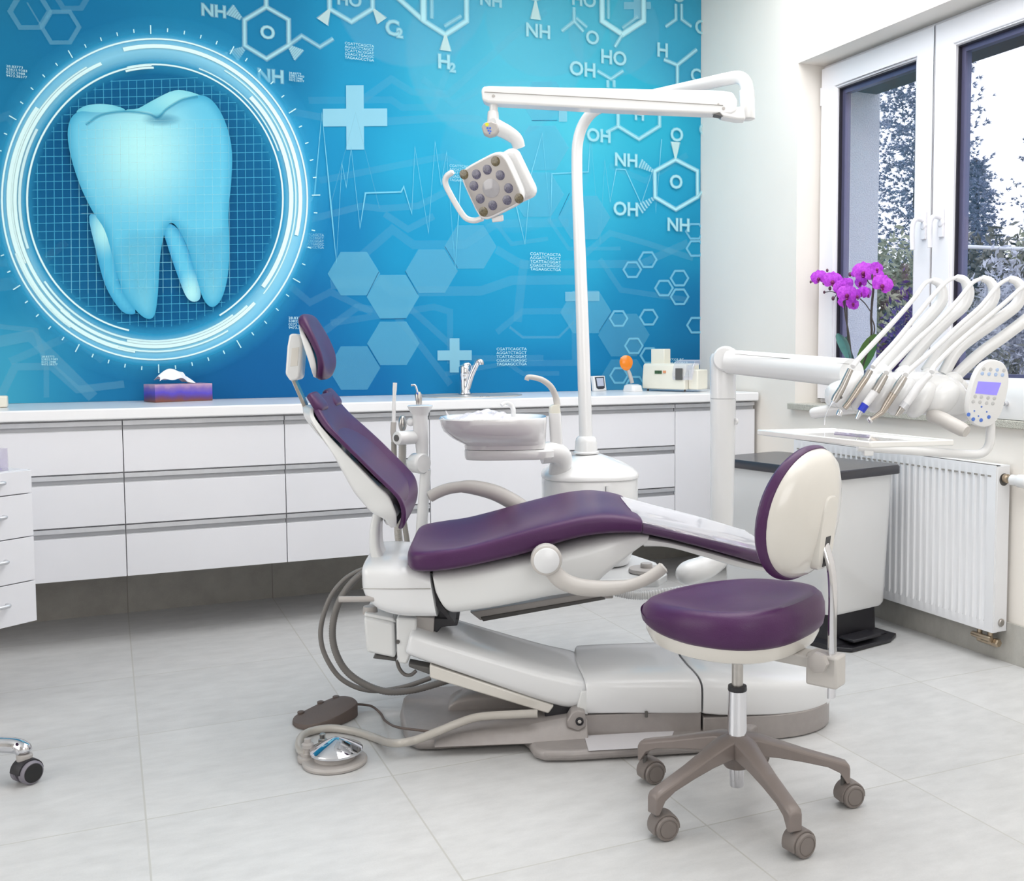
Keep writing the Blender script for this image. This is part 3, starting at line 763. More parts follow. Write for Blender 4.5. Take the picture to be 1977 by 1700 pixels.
A.soft((315, 228), 40, 14, [(.001, .5), (.5, .3), (1, 0)], rgb(40, 140, 180), 30)
for gx in range(140, 450, 16): A.strip([(gx, 235), (gx, 560)], .002, al(rgb(190, 245, 250), .22))
for gy in range(230, 560, 16): A.strip([(160 if gy < 420 else 225, gy+1), (443, gy-2)], .002, al(rgb(190, 245, 250), .22))
# build the sheet
def mural_mat():
    k = NT('printed_wall_covering')
    a = k.node('ShaderNodeVertexColor'); a.layer_name = 'Col'
    hs = k.noise(900, 2); mm = k.node('ShaderNodeMix', data_type='RGBA', blend_type='MULTIPLY'); mm.inputs[0].default_value = .05
    k.link(a.outputs['Color'], mm.inputs[6]); k.link(hs, mm.inputs[7])
    k.link(mm.outputs[2], k.b.inputs['Base Color']); k.b.inputs['Roughness'].default_value = .6; k.b.inputs['Specular IOR Level'].default_value = .12
    t = k.node('ShaderNodeBsdfTransparent'); mx = k.node('ShaderNodeMixShader')
    k.link(a.outputs['Alpha'], mx.inputs[0]); k.link(t.outputs[0], mx.inputs[1]); k.link(k.b.outputs[0], mx.inputs[2]); k.link(mx.outputs[0], k.out.inputs['Surface'])
    return k.m
me = bpy.data.meshes.new('wall_mural'); me.from_pydata([(x, y-YW, z) for x, y, z in A.v], [], A.f)
ca = me.color_attributes.new('Col', 'FLOAT_COLOR', 'POINT')
ca.data.foreach_set('color', [q for c in A.c for q in c])
me.materials.append(mural_mat())
mo = bpy.data.objects.new('wall_mural', me); COL.objects.link(mo); mo.location = (0, YW, 0)
tag(mo, 'blue printed wall covering with glowing tooth emblem, hexagons and chemical formulas', 'mural')
# ================================================================ DENTAL CHAIR
Cf = Frame(1.119, 2.812, radians(-20))
def st(fr, rows, v, w=None):
    """rows of (Fpx,Fpy,Bpx,Bpy,w[,dish]) seen on the near plane v -> stations"""
    out = []
    for r in rows:
        a = fr.at(r[0], r[1], v); b = fr.at(r[2], r[3], v)
        out.append((a[0], a[1], b[0], b[1], *r[4:]))
    return out
chair = thing('dental_chair', Cf.w(.1, 0, 0), Cf.ang, 'reclining dental treatment chair with purple upholstery and white casing on a grey cast base', 'dental chair')
# --- cast base on the floor
def fl(pts, z=0): return [atZ(a, b, z) for a, b in pts]
near = fl([(1470, 1452), (1320, 1461), (1100, 1473), (1045, 1473), (1026, 1466), (1016, 1450), (1004, 1441), (838, 1449), (800, 1449), (782, 1440), (772, 1415), (768, 1392)])
far = fl([(775, 1362), (790, 1349), (815, 1342), (900, 1339), (1000, 1337), (1060, 1338)])
out = near+far+[Cf.w(.05, .2, 0), Cf.w(.4, .215, 0), Cf.w(.62, .2, 0)]
def extr(pts, z0, z1, shr=0):
    c = sum((Vector(p) for p in pts), Vector())/len(pts)
    m = MB(); n = len(pts)
    lo = [Vector((p.x, p.y, z0)) for p in pts]; hi = [Vector((p.x, p.y, z1)) for p in pts]
    m.add(lo+hi, [list(range(n))[::-1], [n+i for i in range(n)]]+[[i, (i+1) % n, n+(i+1) % n, n+i] for i in range(n)])
    return m
base = extr(out, .004, .034)
obj('floor_base', base, 'taupe', chair, bevel=.012, seg=3)
# raised rail of the base and hinge lugs
r = MB()
def spine(mb, rows, hw, v, n=3.2, nn=28, steps=20, er=.05): return pad(mb, Cf, rows, v, n, 0, nn, steps, True, er) if hw is None else None
rail = []
for px, zt, v0, v1 in ((835, .045, -.19, -.05), (930, .058, -.19, -.05), (1020, .072, -.19, -.06), (1090, .085, -.18, -.08), (1130, .088, -.175, -.08)):
    u = Cf.at(px, 1410, -.17)[0]
    rail.append([Cf.w(u, v0-.02, .03), Cf.w(u, v0, zt*.8), Cf.w(u, v0+.02, zt), Cf.w(u, v1-.02, zt), Cf.w(u, v1, zt*.8), Cf.w(u, v1+.01, .03)])
r.loft(rail)
obj('base_rail', r, 'taupe', chair, bevel=.006)
lug = MB().prism([Cf.pt(a, b, -.19) for a, b in ((1090, 1392), (1100, 1375), (1112, 1370), (1126, 1374), (1128, 1402), (1112, 1412), (1092, 1404))], Cf.v*.05)
lg = obj('hinge_lug', lug, 'taupe', chair, bevel=.004)
q = Cf.pt(1115, 1392, -.192)
obj('bolt', MB().lathe(q, -Cf.v, [(.0115, -.002), (.0115, .003), (.008, .0035), (.008, .001)], 20), 'black', lg)
obj('bolt', MB().lathe(q, -Cf.v, [(.006, 0), (.006, .0035), (.004, .005)], 6), 'steel', lg)
lump = MB(); pad(lump, Cf, [(Cf.at(x, 1345, .12)[0], zt, Cf.at(x, 1345, .12)[0], .02, .05) for x, zt in ((862, .05), (885, .075), (930, .085), (1000, .085), (1060, .08))], .12, 3)
obj('cable_hump', lump, 'taupe', chair)
# plain plate sticker on the front flange
q = [atZ(a, b, .0348) for a, b in ((1124, 1420), (1298, 1411), (1283, 1442), (1132, 1449))]
obj('flange_sticker', MB().prism(q, (0, 0, .0006)), 'sticker', chair, smooth=0)
# --- skirt and white covers of the base
def cover(rows, n=3.4, vc=0.0):
    """rows: (u, ztop, zbot, w)"""
    return [(u, zt, u+.0001, zb, w) for u, zt, zb, w in rows]
u0 = Cf.at(1128, 1382, -.17)[0]; u1 = Cf.at(1350, 1382, -.17)[0]; u2 = .905
def dome(mb, rows, vc=.015, nn=44):
    rings = []
    for u, zt, zb, w, du in rows:
        ring = []
        for j in range(nn):
            a = 2*pi*j/nn; c, s_ = cos(a), sin(a)
            x = math.copysign(abs(c)**.42, c); y = math.copysign(abs(s_)**(.6 if s_ > 0 else .12), s_)
            # front edge bulges along u near the middle: du * (1-x^2)
            rings_u = u+du*(1-x*x)
            ring.append(Cf.w(rings_u, vc+w*x, (zt+zb)/2+(zt-zb)/2*y))
        rings.append(ring)
    return mb.loft(rings)
W0 = .185
m = MB(); dome(m, [(u0+.008, .17, .1, W0*.9, -.01), (u0+.001, .196, .092, W0*.985, -.018), (u0+.006, .202, .089, W0, -.018), (u0+.1, .205, .087, W0, -.03), (u1-.03, .204, .082, W0+.008, -.03), (u1-.008, .202, .082, W0+.009, -.03), (u1-.001, .197, .083, W0+.006, -.03), (u1-.0005, .18, .1, W0*.9, -.03)])
mc = obj('middle_cover', m, 'shell_w', chair)
q = Cf.pt(1244, 1377, -.176)
obj('latch', MB().box((q.x-.004, q.y-.004, q.z-.012), (q.x+.004, q.y+.004, q.z+.006)), 'dgrey', mc, bevel=.002)
# hinge corner of the cover next to the lift arm
rows = [(u1+.004, .18, .1, W0*.9, -.03), (u1+.005, .198, .083, W0+.006, -.03), (u1+.012, .203, .08, W0+.009, -.03)]
K = 16
for i in range(1, K+1):
    t = i/K; u = u1+.012+(u2-u1-.02)*sin(t*pi/2); ww = (W0+.012)*sqrt(max(0, 1-(max(0, (u-u1-.05)/(u2-u1-.05)))**2.6)) if u > u1+.05 else W0+.01
    f = (u-u1)/(u2-u1); zt = .204-.055*f**1.6-(.05*max(0, (f-.8)/.2)**2)
    rows.append((u, max(zt, .1), .078-.02*f, max(ww, .01), -.03*(1-t)))
m = MB(); dome(m, rows); obj('end_cover', m, 'shell_w', chair)
def skirt(name, ua, ub, zt0, zt1, w, tip):
    pts = [Cf.w(ua, -w+.015, 0), Cf.w(ub, -w+.015, 0)]
    if tip:
        for i in range(1, 24):
            a = -pi/2+pi*i/24; pts.append(Cf.w(ub+(tip-ub)*cos(a)**.8, .015+w*sin(a), 0))
    pts += [Cf.w(ub, w+.015, 0), Cf.w(ua, w+.015, 0)]
    k = MB(); n = len(pts)
    lo = [Vector((p.x, p.y, .003)) for p in pts]; hi = [Vector((p.x, p.y, zt0)) for p in pts]
    k.add(lo+hi, [list(range(n))[::-1], [n+i for i in range(n)]]+[[i, (i+1) % n, n+(i+1) % n, n+i] for i in range(n)])
    return obj(name, k, 'taupe', chair, bevel=.003)
skirt('base_skirt', u0-.01, u1+.001, .09, .09, W0-.006, None)
skirt('base_skirt', u1+.006, u1+.14, .074, .07, W0+.002, u2-.004)
# --- lift arm with its cover and lower trim
v = -.15
rows = [(787, 1222, 779, 1262, .13), (797, 1216, 783, 1268, .15), (850, 1232, 838, 1289, .15), (950, 1262, 940, 1325, .15), (1050, 1290, 1038, 1360, .15), (1110, 1304, 1104, 1374, .15), (1140, 1318, 1132, 1345, .145)]
m = MB(); pad(m, Cf, st(Cf, rows, v), 0, 4.2, 0, 44, 40, True, .02)
obj('lift_arm_cover', m, 'shell_w', chair)
m = MB(); 
for a, b in (((825, 1286), (1062, 1366)),): pass
poly = [(826, 1281), (1066, 1362), (1055, 1377), (826, 1306)]
m.prism([Cf.pt(x, y, -.145) for x, y in poly], Cf.v*.29); obj('lift_arm_trim', m, 'cream', chair, bevel=.004)
m = MB().prism([Cf.pt(x, y, -.13) for x, y in ((785, 1278), (830, 1287), (826, 1300), (786, 1285))], Cf.v*.05); obj('cable_clip', m, 'dgrey', chair, bevel=.003)
m = MB().prism([Cf.pt(x, y, -.13) for x, y in ((1040, 1340), (1100, 1350), (1108, 1378), (1090, 1392), (1050, 1388))], Cf.v*.26); obj('hinge_core', m, 'black', chair, bevel=.004)
m = MB().prism([Cf.pt(x, y, -.165) for x, y in ((1119, 1334), (1136, 1334), (1131, 1380), (1108, 1374))], Cf.v*.02); obj('hinge_side_cover', m, 'shell', chair, bevel=.003)
# --- junction box and bracket behind the head end
m = MB().prism([Cf.pt(x, y, -.10) for x, y in ((699, 1188), (758, 1200), (760, 1268), (704, 1256))], Cf.v*.17)
jb = obj('junction_box', m, 'shell', chair, bevel=.008)
m = MB().prism([Cf.pt(x, y, -.09) for x, y in ((701, 1180), (756, 1190), (762, 1200), (700, 1187))], Cf.v*.15); obj('box_lid', m, 'shell', jb, bevel=.004)
obj('box_knob', MB().cyl(Cf.pt(712, 1182, -.05), Cf.pt(712, 1166, -.05), .022, .02, bev=.004), 'taupe_l', jb)
m = MB().prism([Cf.pt(x, y, -.07) for x, y in ((722, 1260), (760, 1266), (762, 1274), (716, 1268))], Cf.v*.1); obj('box_foot', m, 'dgrey', jb, bevel=.003)
m = MB().prism([Cf.pt(x, y, -.12) for x, y in ((762, 1190), (802, 1192), (800, 1240), (790, 1262), (782, 1280), (766, 1278), (763, 1262))], Cf.v*.2); sb = obj('seat_bracket', m, 'shell', chair, bevel=.006)
obj('bracket_screw', MB().lathe(Cf.pt(765, 1236, -.121), -Cf.v, [(.006, -.002), (.006, .002), (.003, .001)], 14), 'dgrey', sb)
m = MB().prism([Cf.pt(x, y, -.1) for x, y in ((800, 1188), (836, 1190), (834, 1222), (800, 1216))], Cf.v*.17); obj('bracket_plate', m, 'taupe_l', chair, bevel=.003)
m = MB().prism([Cf.pt(x, y, -.09) for x, y in ((834, 1190), (884, 1192), (880, 1206), (850, 1208), (838, 1222), (832, 1222))], Cf.v*.17); obj('pivot_shadow_cover', m, 'black', chair, bevel=.003)
# --- rear body under the backrest
rows = [(693, 1096, 694, 1140, .17), (700, 1087, 704, 1162, .19), (722, 1085, 728, 1183, .2), (760, 1086, 762, 1194, .205), (800, 1092, 802, 1197, .205), (829, 1104, 846, 1197, .205)]
m = MB(); pad(m, Cf, st(Cf, rows, -.2), 0, 5, 0, 48, 30, True, .02)
rb = obj('rear_body', m, 'shell_w', chair)
m = MB().tube([Cf.pt(x, y, -.2065) for x, y in ((696, 1133), (760, 1134), (829, 1134))], .0009, 6); obj('seam', m, 'grey', rb)
m = MB().prism([Cf.pt(x, y, -.17) for x, y in ((818, 1100), (836, 1106), (836, 1125), (846, 1160), (876, 1200), (868, 1200), (838, 1165), (826, 1125))], Cf.v*.34); obj('gap_core', m, 'black', chair, smooth=0)
m = MB().tube([Cf.pt(x, y, -.19) for x, y in ((652, 1153), (700, 1153), (720, 1152))], .0085, 12); obj('release_lever', m, 'taupe_l', chair)
# --- seat casing
rows = [(830, 1106, 836, 1150, .2), (838, 1104, 862, 1192, .21), (900, 1095, 905, 1190, .225), (980, 1080, 975, 1178, .235), (1060, 1060, 1060, 1162, .235), (1130, 1042, 1135, 1150, .23), (1180, 1034, 1172, 1118, .225), (1225, 1032, 1222, 1078, .21), (1262, 1036, 1250, 1056, .2)]
m = MB(); pad(m, Cf, st(Cf, rows, -.235), 0, 4.5, 0, 48, 44, True, .02)
obj('seat_casing', m, 'shell', chair)
m = MB().prism([Cf.pt(x, y, .1) for x, y in ((905, 1180), (1160, 1140), (1168, 1143), (1166, 1152), (925, 1196))], Cf.v*.1); obj('side_rail', m, 'taupe_l', chair, bevel=.002)
m = MB().prism([Cf.pt(x, y, .095) for x, y in ((925, 1190), (1160, 1152), (1167, 1157), (930, 1198))], Cf.v*.1); obj('rail_strip', m, 'dgrey', chair, bevel=.002)
# --- seat upholstery
def S(x, yt, yb, w, d, bx=None): return (x, yt, bx if bx else x, yb, w, d)
rows = [S(778, 1078, 1094, .15, 0), S(784, 1062, 1104, .21, .012), S(800, 1052, 1110, .245, .034), S(840, 1044, 1109, .26, .052), S(890, 1037, 1102, .264, .056), S(950, 1022, 1090, .264, .052), S(1010, 1006, 1076, .264, .038),
        S(1070, 993, 1057, .264, .028), S(1120, 984, 1044, .262, .02), S(1165, 981, 1038, .259, .016), S(1205, 986, 1036, .255, .013), S(1230, 993, 1036, .252, .012), (1246, 1000, 1242, 1036, .249, .01)]
m = MB(); pad(m, Cf, st(Cf, rows, -.255), 0, 3.0, 0, 64, 64, True, .05)
obj('seat_cushion', m, 'purple', chair)
# --- leg rest: upholstery, casing and clear vinyl foot cover
leg = [(1236, 1006, 1234, 1034, .225, .012), (1300, 1020, 1296, 1048, .22, .014), (1370, 1038, 1365, 1067, .215, .014), (1440, 1057, 1434, 1088, .21, .012), (1500, 1075, 1494, 1105, .20, .01), (1520, 1086, 1512, 1104, .17, .005)]
m = MB(); pad(m, Cf, st(Cf, leg, -.225), 0, 3.4, 0, 48, 36, True, .03); obj('leg_rest_cushion', m, 'purple', chair)
rows = [(1225, 1034, 1240, 1062, .2), (1290, 1046, 1290, 1062, .2), (1370, 1066, 1360, 1082, .195), (1440, 1086, 1428, 1104, .19), (1500, 1104, 1490, 1114, .18)]
m = MB(); pad(m, Cf, st(Cf, rows, -.21), 0, 4, 0, 40, 20, True, .02); obj('leg_rest_casing', m, 'shell', chair)
cl = [(r_[0]-1, r_[1]-4, r_[2], r_[3]+5, r_[4]+.006, -.004) for r_ in leg[:-1]]
cl[0] = (1226, 996, 1226, 1036, .235, -.004)
rws = sinterp(st(Cf, cl, -.232), [i/24 for i in range(25)])
m = MB(); rings = []
for uf, zf, ub, zb, w, ds in rws:
    cu, cz, hu, hz = (uf+ub)/2, (zf+zb)/2, (uf-ub)/2, (zf-zb)/2; ring = []
    for j in range(41):
        a = -pi*.08+pi*1.16*j/40; c, s_ = cos(a), sin(a)
        x = math.copysign(abs(c)**.5, c); y = math.copysign(abs(s_)**.5, s_)
        wr = .0016*sin(j*1.7+uf*60)*sin(uf*37+j*.6)
        ring.append(Cf.w(cu+hu*y, w*x, cz+hz*y+wr))
    rings.append(ring)
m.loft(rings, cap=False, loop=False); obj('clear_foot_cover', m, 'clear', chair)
# --- backrest post
rows = [(736, 986, 716, 992, .055), (731, 1015, 710, 1022, .06), (731, 1050, 710, 1060, .065), (738, 1075, 715, 1080, .07), (752, 1094, 722, 1098, .075)]
m = MB(); pad(m, Cf, st(Cf, rows, -.1), -.04, 3.2, 0, 32, 24, False); obj('backrest_post', m, 'shell', chair)
# --- backrest casing and cushion
rows = [(599, 786, 588, 784, .13), (604, 804, 592, 804, .17), (634, 836, 616, 842, .19), (666, 866, 637, 872, .205), (702, 899, 656, 908, .21), (736, 932, 676, 946, .21), (757, 952, 692, 968, .205), (766, 975, 712, 990, .2), (767, 995, 736, 1004, .185), (762, 1024, 748, 1026, .15)]
rows = [(a_+3, b_-2, c_, d_, w_+.022) for a_, b_, c_, d_, w_ in rows]
m = MB(); pad(m, Cf, st(Cf, rows, -.22), 0, 6, .065, 56, 48, True, .04); bc = obj('backrest_casing', m, 'shell', chair)
m = MB().tube(smooth_path([Cf.pt(x, y, -.2) for x, y in ((600, 812), (640, 868), (690, 935), (733, 985))], 4), .0008, 6); obj('seam', m, 'grey', bc)
rows = [(600, 760, 590, 772, .15, -.004), (614, 782, 596, 794, .185, .006), (638, 812, 618, 824, .215, .02), (668, 842, 651, 853, .235, .044), (700, 874, 686, 884, .245, .054), (732, 906, 719, 917, .245, .056), (760, 934, 750, 948, .24, .05), (778, 956, 764, 966, .235, .034), (786, 982, 769, 988, .22, .024), (783, 1010, 766, 1012, .2, .012), (770, 1032, 759, 1028, .16, 0)]
m = MB(); pad(m, Cf, st(Cf, rows, -.235), 0, 2.9, 0, 56, 64, True, .035)
obj('backrest_cushion', m, 'purple', chair)
# top lugs of the cushion either side of a notch
for s_ in (-.125, .125):
    m = MB(); a = Cf.at(600, 772, s_ if s_ < 0 else s_)
    uu, zz = Cf.at(606, 775, -.19)
    pad(m, Cf, [(uu-.010, zz+.032, uu-.026, zz+.018, .05, 0), (uu+.002, zz+.020, uu-.016, zz+.004, .062, 0), (uu+.03, zz-.014, uu+.005, zz-.034, .064, 0)], s_, 2.6, 0, 30, 20, True, .3)
    obj('cushion_lug', m, 'purple', chair)
# --- head rest
m = MB().prism([Cf.pt(x, y, -.02) for x, y in ((563, 731), (569, 729), (597, 792), (591, 797))], Cf.v*.04); obj('headrest_bar', m, 'steel', chair, bevel=.001)
m = MB().prism([Cf.pt(x, y, -.04) for x, y in ((559, 644), (562, 640), (574, 640), (581, 646), (584, 660), (579, 724), (574, 729), (561, 732), (551, 718), (555, 665))], Cf.v*.08)
hb = obj('headrest_bracket', m, 'shell', chair, bevel=.006, seg=3)
m = MB().prism([Cf.pt(x, y, -.0412) for x, y in ((564, 668), (578, 666), (575, 702), (561, 703))], Cf.v*.002); obj('bracket_panel', m, 'cream', hb, bevel=.0006)
rows = [(581, 624, 574, 620, .06), (590, 641, 578, 638, .09), (603, 663, 586, 665, .1), (611, 688, 595, 692, .1), (612, 708, 600, 712, .09), (607, 728, 602, 726, .06)]
rows = [(a_+3, b_, c_, d_, w_+.015) for a_, b_, c_, d_, w_ in rows]
m = MB(); pad(m, Cf, st(Cf, rows, -.1), 0, 5, .02, 44, 26, True, .05); obj('headrest_shell', m, 'shell', chair)
rows = [(585, 598, 572, 606, .075, 0), (598, 608, 575, 622, .105, .004), (610, 628, 589, 640, .12, .012), (622, 652, 601, 661, .125, .016), (631, 678, 611, 684, .125, .016), (634, 702, 612, 704, .115, .012), (628, 722, 608, 722, .09, .004), (618, 732, 608, 730, .06, 0)]
m = MB(); pad(m, Cf, st(Cf, rows, -.1), 0, 2.3, 0, 44, 40, True, .08); obj('headrest_cushion', m, 'purple', chair)
m = MB().tube([Cf.pt(578, 650, 0), Cf.pt(590, 655, 0)], .018, 16); obj('headrest_joint', m, 'shell', chair)
# --- arm rests
def armrest(v, pts, disc, rr):
    p = smooth_path([Cf.pt(x, y, v) for x, y in pts], 7)
    n = len(p); rad = [rr*(.8+.35*sin(pi*min(1, i/n*1.4+.15))**.5) for i in range(n)]; rad[0] *= .8; rad[-1] *= .6
    m = MB().tube(p, rad, 20, sx=1.25, up=Cf.v); a = obj('armrest', m, 'arm', chair)
    if disc:
        c = Cf.pt(*disc, v-.016)
        m = MB().lathe(c+Cf.v*.03, -Cf.v, [(.036, 0), (.041, .006), (.042, .03), (.040, .038), (.037, .040)], 40); k = obj('armrest_hub', m, 'arm', a)
        obj('hub_cap', MB().lathe(c-Cf.v*.008, -Cf.v, [(.034, 0), (.034, .004), (.031, .0065), (0, .0068)], 40), 'shell_w', k)
armrest(-.29, [(1052, 1080), (1066, 1102), (1084, 1120), (1115, 1132), (1160, 1136), (1205, 1132), (1240, 1121), (1265, 1107), (1281, 1094)], (1053, 1080), .0165)
armrest(.29, [(1040, 1010), (1010, 982), (985, 965), (950, 948), (905, 938), (870, 940), (845, 948), (826, 958)], None, .0185)
# ================================================================ CUSPIDOR UNIT (hangs on a support arm of the chair)
def P(px, py, v): return Cf.pt(px, py, v)
unit = thing('cuspidor_unit', Cf.w(.2, .55, .33), Cf.ang, 'white round-topped water unit with spittoon bowl behind the treatment chair', 'dental unit')
uc = Cf.at(1137, 930, .55)[0]; VC = .55
def ringse(cu, cv, a, b, z, n=3.0, N=56, sh=0):
    out = []
    for i in range(N):
        t = 2*pi*i/N; c, s_ = cos(t), sin(t)
        out.append(Cf.w(cu+a*math.copysign(abs(c)**(2/n), c), cv+b*math.copysign(abs(s_)**(2/n), s_), z))
    return out
zt = Cf.at(1137, 930, .40)[1]
hw = (Cf.at(1231, 950, .50)[0]-Cf.at(1043, 950, .50)[0])/2
m = MB(); m.loft([ringse(uc, VC, a*hw, a*.165, z) for a, z in ((.74, .3815), (.80, .385), (.92, .44), (.975, .52), (.985, zt-.006), (.97, zt))])
ub = obj('unit_body', m, 'unit', unit)
q0 = ringse(uc, VC, .987*hw, .987*.165, zt)[0]
m = MB(); ptop = Cf.at(1130, 868, .55)[1]
m.loft([ringse(uc, VC, a*hw, a*.165, z, nx) for a, z, nx in ((.96, zt-.001, 3), (1.0, zt+.003, 3), (1.0, zt+.012, 3), (.97, zt+.020, 3), (.87, zt+.034, 2.8), (.7, zt+.049, 2.5), (.5, zt+.063, 2.2), (.35, zt+.072, 2), (.26, zt+.0775, 2), (.2, zt+.078, 2))])
obj('dome_cap', m, 'unit', unit)
m = MB(); x = P(1168, 960, .39); m.box((-.0008, -.002, -.03), (.0008, .002, .03), Frame(x.x, x.y, Cf.ang))
for i in range(len(m.v)): m.v[i].z += zt-.045
dl = obj('door_gap', m, 'dgrey', ub, smooth=0)
m = MB(); k = P(1171, 940, .384); m.cyl((k.x, k.y, zt-.035), (k.x, k.y, zt-.012), .004); obj('door_catch', m, 'unit', ub)
# bowl
v0 = .40
def lv(y): return Cf.at(950, y, v0)[1]
def uu(x): return Cf.at(x, 830, v0)[0]
rows = [(897, 1053, .07, 864), (896, 1053, .072, 856), (890, 1053, .085, 852), (872, 1054, .115, 842), (856, 1054.5, .138, 828), (850, 1055, .148, 815), (848, 1055.5, .152, 805), (850, 1054, .15, 802.5), (855, 1050, .144, 804), (866, 1040, .128, 815), (890, 1020, .09, 832), (930, 985, .04, 840)]
m = MB(); m.loft([ringse((uu(a)+uu(b))/2, v0, (uu(b)-uu(a))/2, w_, lv(y), 2.7) for a, b, w_, y in rows])
bowl = obj('bowl', m, 'ceramic', unit)
m = MB(); rows = [(899, 1066, .060, 884), (897, 1070, .066, 880), (896, 1070, .068, 868), (897, 1062, .066, 865)]
m.loft([ringse((uu(a)+uu(b))/2, v0, (uu(b)-uu(a))/2, w_, lv(y), 3.2) for a, b, w_, y in rows]); obj('bowl_arm', m, 'unit', unit)
m = MB(); m.tube(smooth_path([P(1045, 874, v0), P(1072, 873, v0+.01), P(1084, 885, v0+.03), P(1080, 903, v0+.05), P(1077, 930, v0+.07)], 6), [.036]*25, 24); obj('elbow', m, 'unit', unit)
# thin crumpled film lying in the bowl
m = MB(); random.seed(4)
cu_, cz_ = uu(930), lv(800)
def film(a, b):
    x = (a-.5)*2; y = (b-.5)*2
    r = max(abs(x), abs(y)); h = .026*max(0, 1-r**2)+.007*sin(x*9+y*4)*cos(y*8-x*3)+.002*random.random()
    return Cf.w(cu_+x*.085+.012*sin(y*7), v0-.03+y*.07, cz_-.012+h*(1+.4*x))
m.grid(film, 22, 18)
m.add([P(860, 789, v0-.05), P(868, 800, v0-.05), P(874, 806, v0-.04), P(864, 806, v0-.06)], [[0, 1, 2, 3]])
fm = glassy('crumpled_film', (.97, .95, 1, 1), .12, .55, .75); o = obj('crumpled_film', m, fm, smooth=0)
tag(o, 'crumpled clear plastic film lying in the white spittoon bowl', 'plastic film')
m = MB().tube(smooth_path([P(991, 803, v0+.06), P(991, 790, v0+.06), P(987, 781, v0+.06), P(977, 776, v0+.05), P(968, 781, v0+.04)], 6), [.0085]*18+[.0065]*7, 12); obj('bowl_spout', m, 'unit', unit)
# cup filler column
m = MB(); rows = [(1063, 1087, 868), (1061, 1085, 830), (1060, 1084, 800), (1060, 1083, 797)]
def uq(x, y): return Cf.at(x, y, v0)
m.loft([ringse((uq(a, y)[0]+uq(b, y)[0])/2, v0+.02, (uq(b, y)[0]-uq(a, y)[0])/2, .026, uq(a, y)[1], 3.5, 36) for a, b, y in rows]); fc = obj('filler_column', m, 'unit', unit)
m = MB(); rows = [(1060, 1083, 797), (1061, 1082, 785), (1066, 1082, 781)]
m.loft([ringse((uq(a, y)[0]+uq(b, y)[0])/2, v0+.02, (uq(b, y)[0]-uq(a, y)[0])/2, .024, uq(a, y)[1], 3.5, 36) for a, b, y in rows]); obj('filler_collar', m, 'soap', fc)
p = smooth_path([P(1076, 782, v0+.02), P(1073, 765, v0+.02), P(1064, 746, v0+.01), P(1048, 733, v0), P(1032, 728, v0-.005), P(1020, 727, v0-.01), P(1017, 733, v0-.01)], 6)
m = MB().tube(p, [.0115-.004*i/len(p) for i in range(len(p))], 14); obj('cup_filler_spout', m, 'arm', fc)
# mounting arm of the chair that carries unit and posts, with adjusting knob
m = MB().prism([Cf.w(.12, .262, .35), Cf.w(.42, .262, .35), Cf.w(.46, .34, .35), Cf.w(.45, .52, .35), Cf.w(.36, .72, .35), Cf.w(-.28, .72, .35), Cf.w(-.36, .55, .35), Cf.w(-.36, .36, .35), Cf.w(-.1, .30, .35)], (0, 0, .03)); ma_ = obj('mounting_arm', m, 'shell', chair, bevel=.006)
m = MB().box((.13, .15, .345), (.26, .27, .375), Cf); obj('mounting_bracket', m, 'taupe_l', ma_, bevel=.004)
k = P(1246, 1096, .36)
m = MB().lathe((k.x, k.y, .382), (0, 0, 1), [(.058, 0), (.060, .004), (.058, .012), (.02, .014), (.02, .026), (.018, .029)], 36); obj('turning_knob', m, 'taupe_l', ma_)
p = smooth_path([P(x, y, .22) for x, y in ((1186, 1142), (1215, 1148), (1245, 1149), (1285, 1144), (1330, 1138))], 14)
obj('corrugated_hose', MB().tube(p, .013, 14, corr=.18), 'unit', ma_)
# ================================================================ SUCTION POST WITH HOLDERS
ar = thing('suction_holder_post', P(812, 1095, .42), Cf.ang, 'white jointed post with suction tips and syringe between backrest and spittoon', 'instrument holder')
vv = .42
def rr(px): return px*3.5/2003
m = MB(); m.loft([ringse(Cf.at(x, y, vv)[0], vv, rr(w_), rr(w_), Cf.at(x, y, vv)[1], 2.4, 28) for x, y, w_ in ((809, 1082, 12), (811, 1040, 11), (816, 970, 10.5), (821, 905, 10))]); obj('post', m, 'unit', ar)
c = P(812, 891, vv); m = MB().lathe(P(803, 891, vv-.0), Cf.u*.72-Cf.v*.7, [(.028, -.016), (.033, -.008), (.034, .024), (.0335, .034), (.030, .038), (0, .0395)], 36); obj('elbow_joint', m, 'unit', ar)
m = MB(); m.loft([ringse(Cf.at(x, y, vv)[0], vv, rr(w_), rr(w_), Cf.at(x, y, vv)[1], 2.2, 32) for x, y, w_ in ((815, 876, 11), (814, 852, 12.5), (812, 826, 14), (811, 801, 14), (811, 797, 15), (811, 786, 22), (811, 781, 24), (811, 780, 22))]); cl_ = obj('upper_column', m, 'unit', ar)
m = MB().cyl(P(752+14, 843, vv-.06), P(806, 841, vv+.01), rr(13), bev=.004); hd = obj('holder_arm', m, 'unit', ar)
q = P(765, 843, vv-.06); dd = (P(806, 841, vv+.01)-q).normalized()
obj('arm_end_cap', MB().lathe(q, -dd, [(.011, -.001), (.011, .0015), (.006, .002), (0, .001)], 20), 'dgrey', hd)
obj('column_knob', MB().sphere(P(793, 812, vv), rr(8), 18), 'unit', cl_)
tools = []
def tool(label, name='suction_handpiece', loc=None): return thing(name, loc, Cf.ang, label, 'suction tip' if 'suction' in name else 'syringe')
t = tool('slim suction handpiece with long thin white tip in the holder post', 'suction_handpiece', P(762, 840, vv-.07))
obj('tip', MB().tube(smooth_path([P(760, 815, vv-.012), P(761, 770, vv-.012), P(763, 736, vv-.012)], 5), [.0062]*8+[.007]*3, 10), 'unit', t)
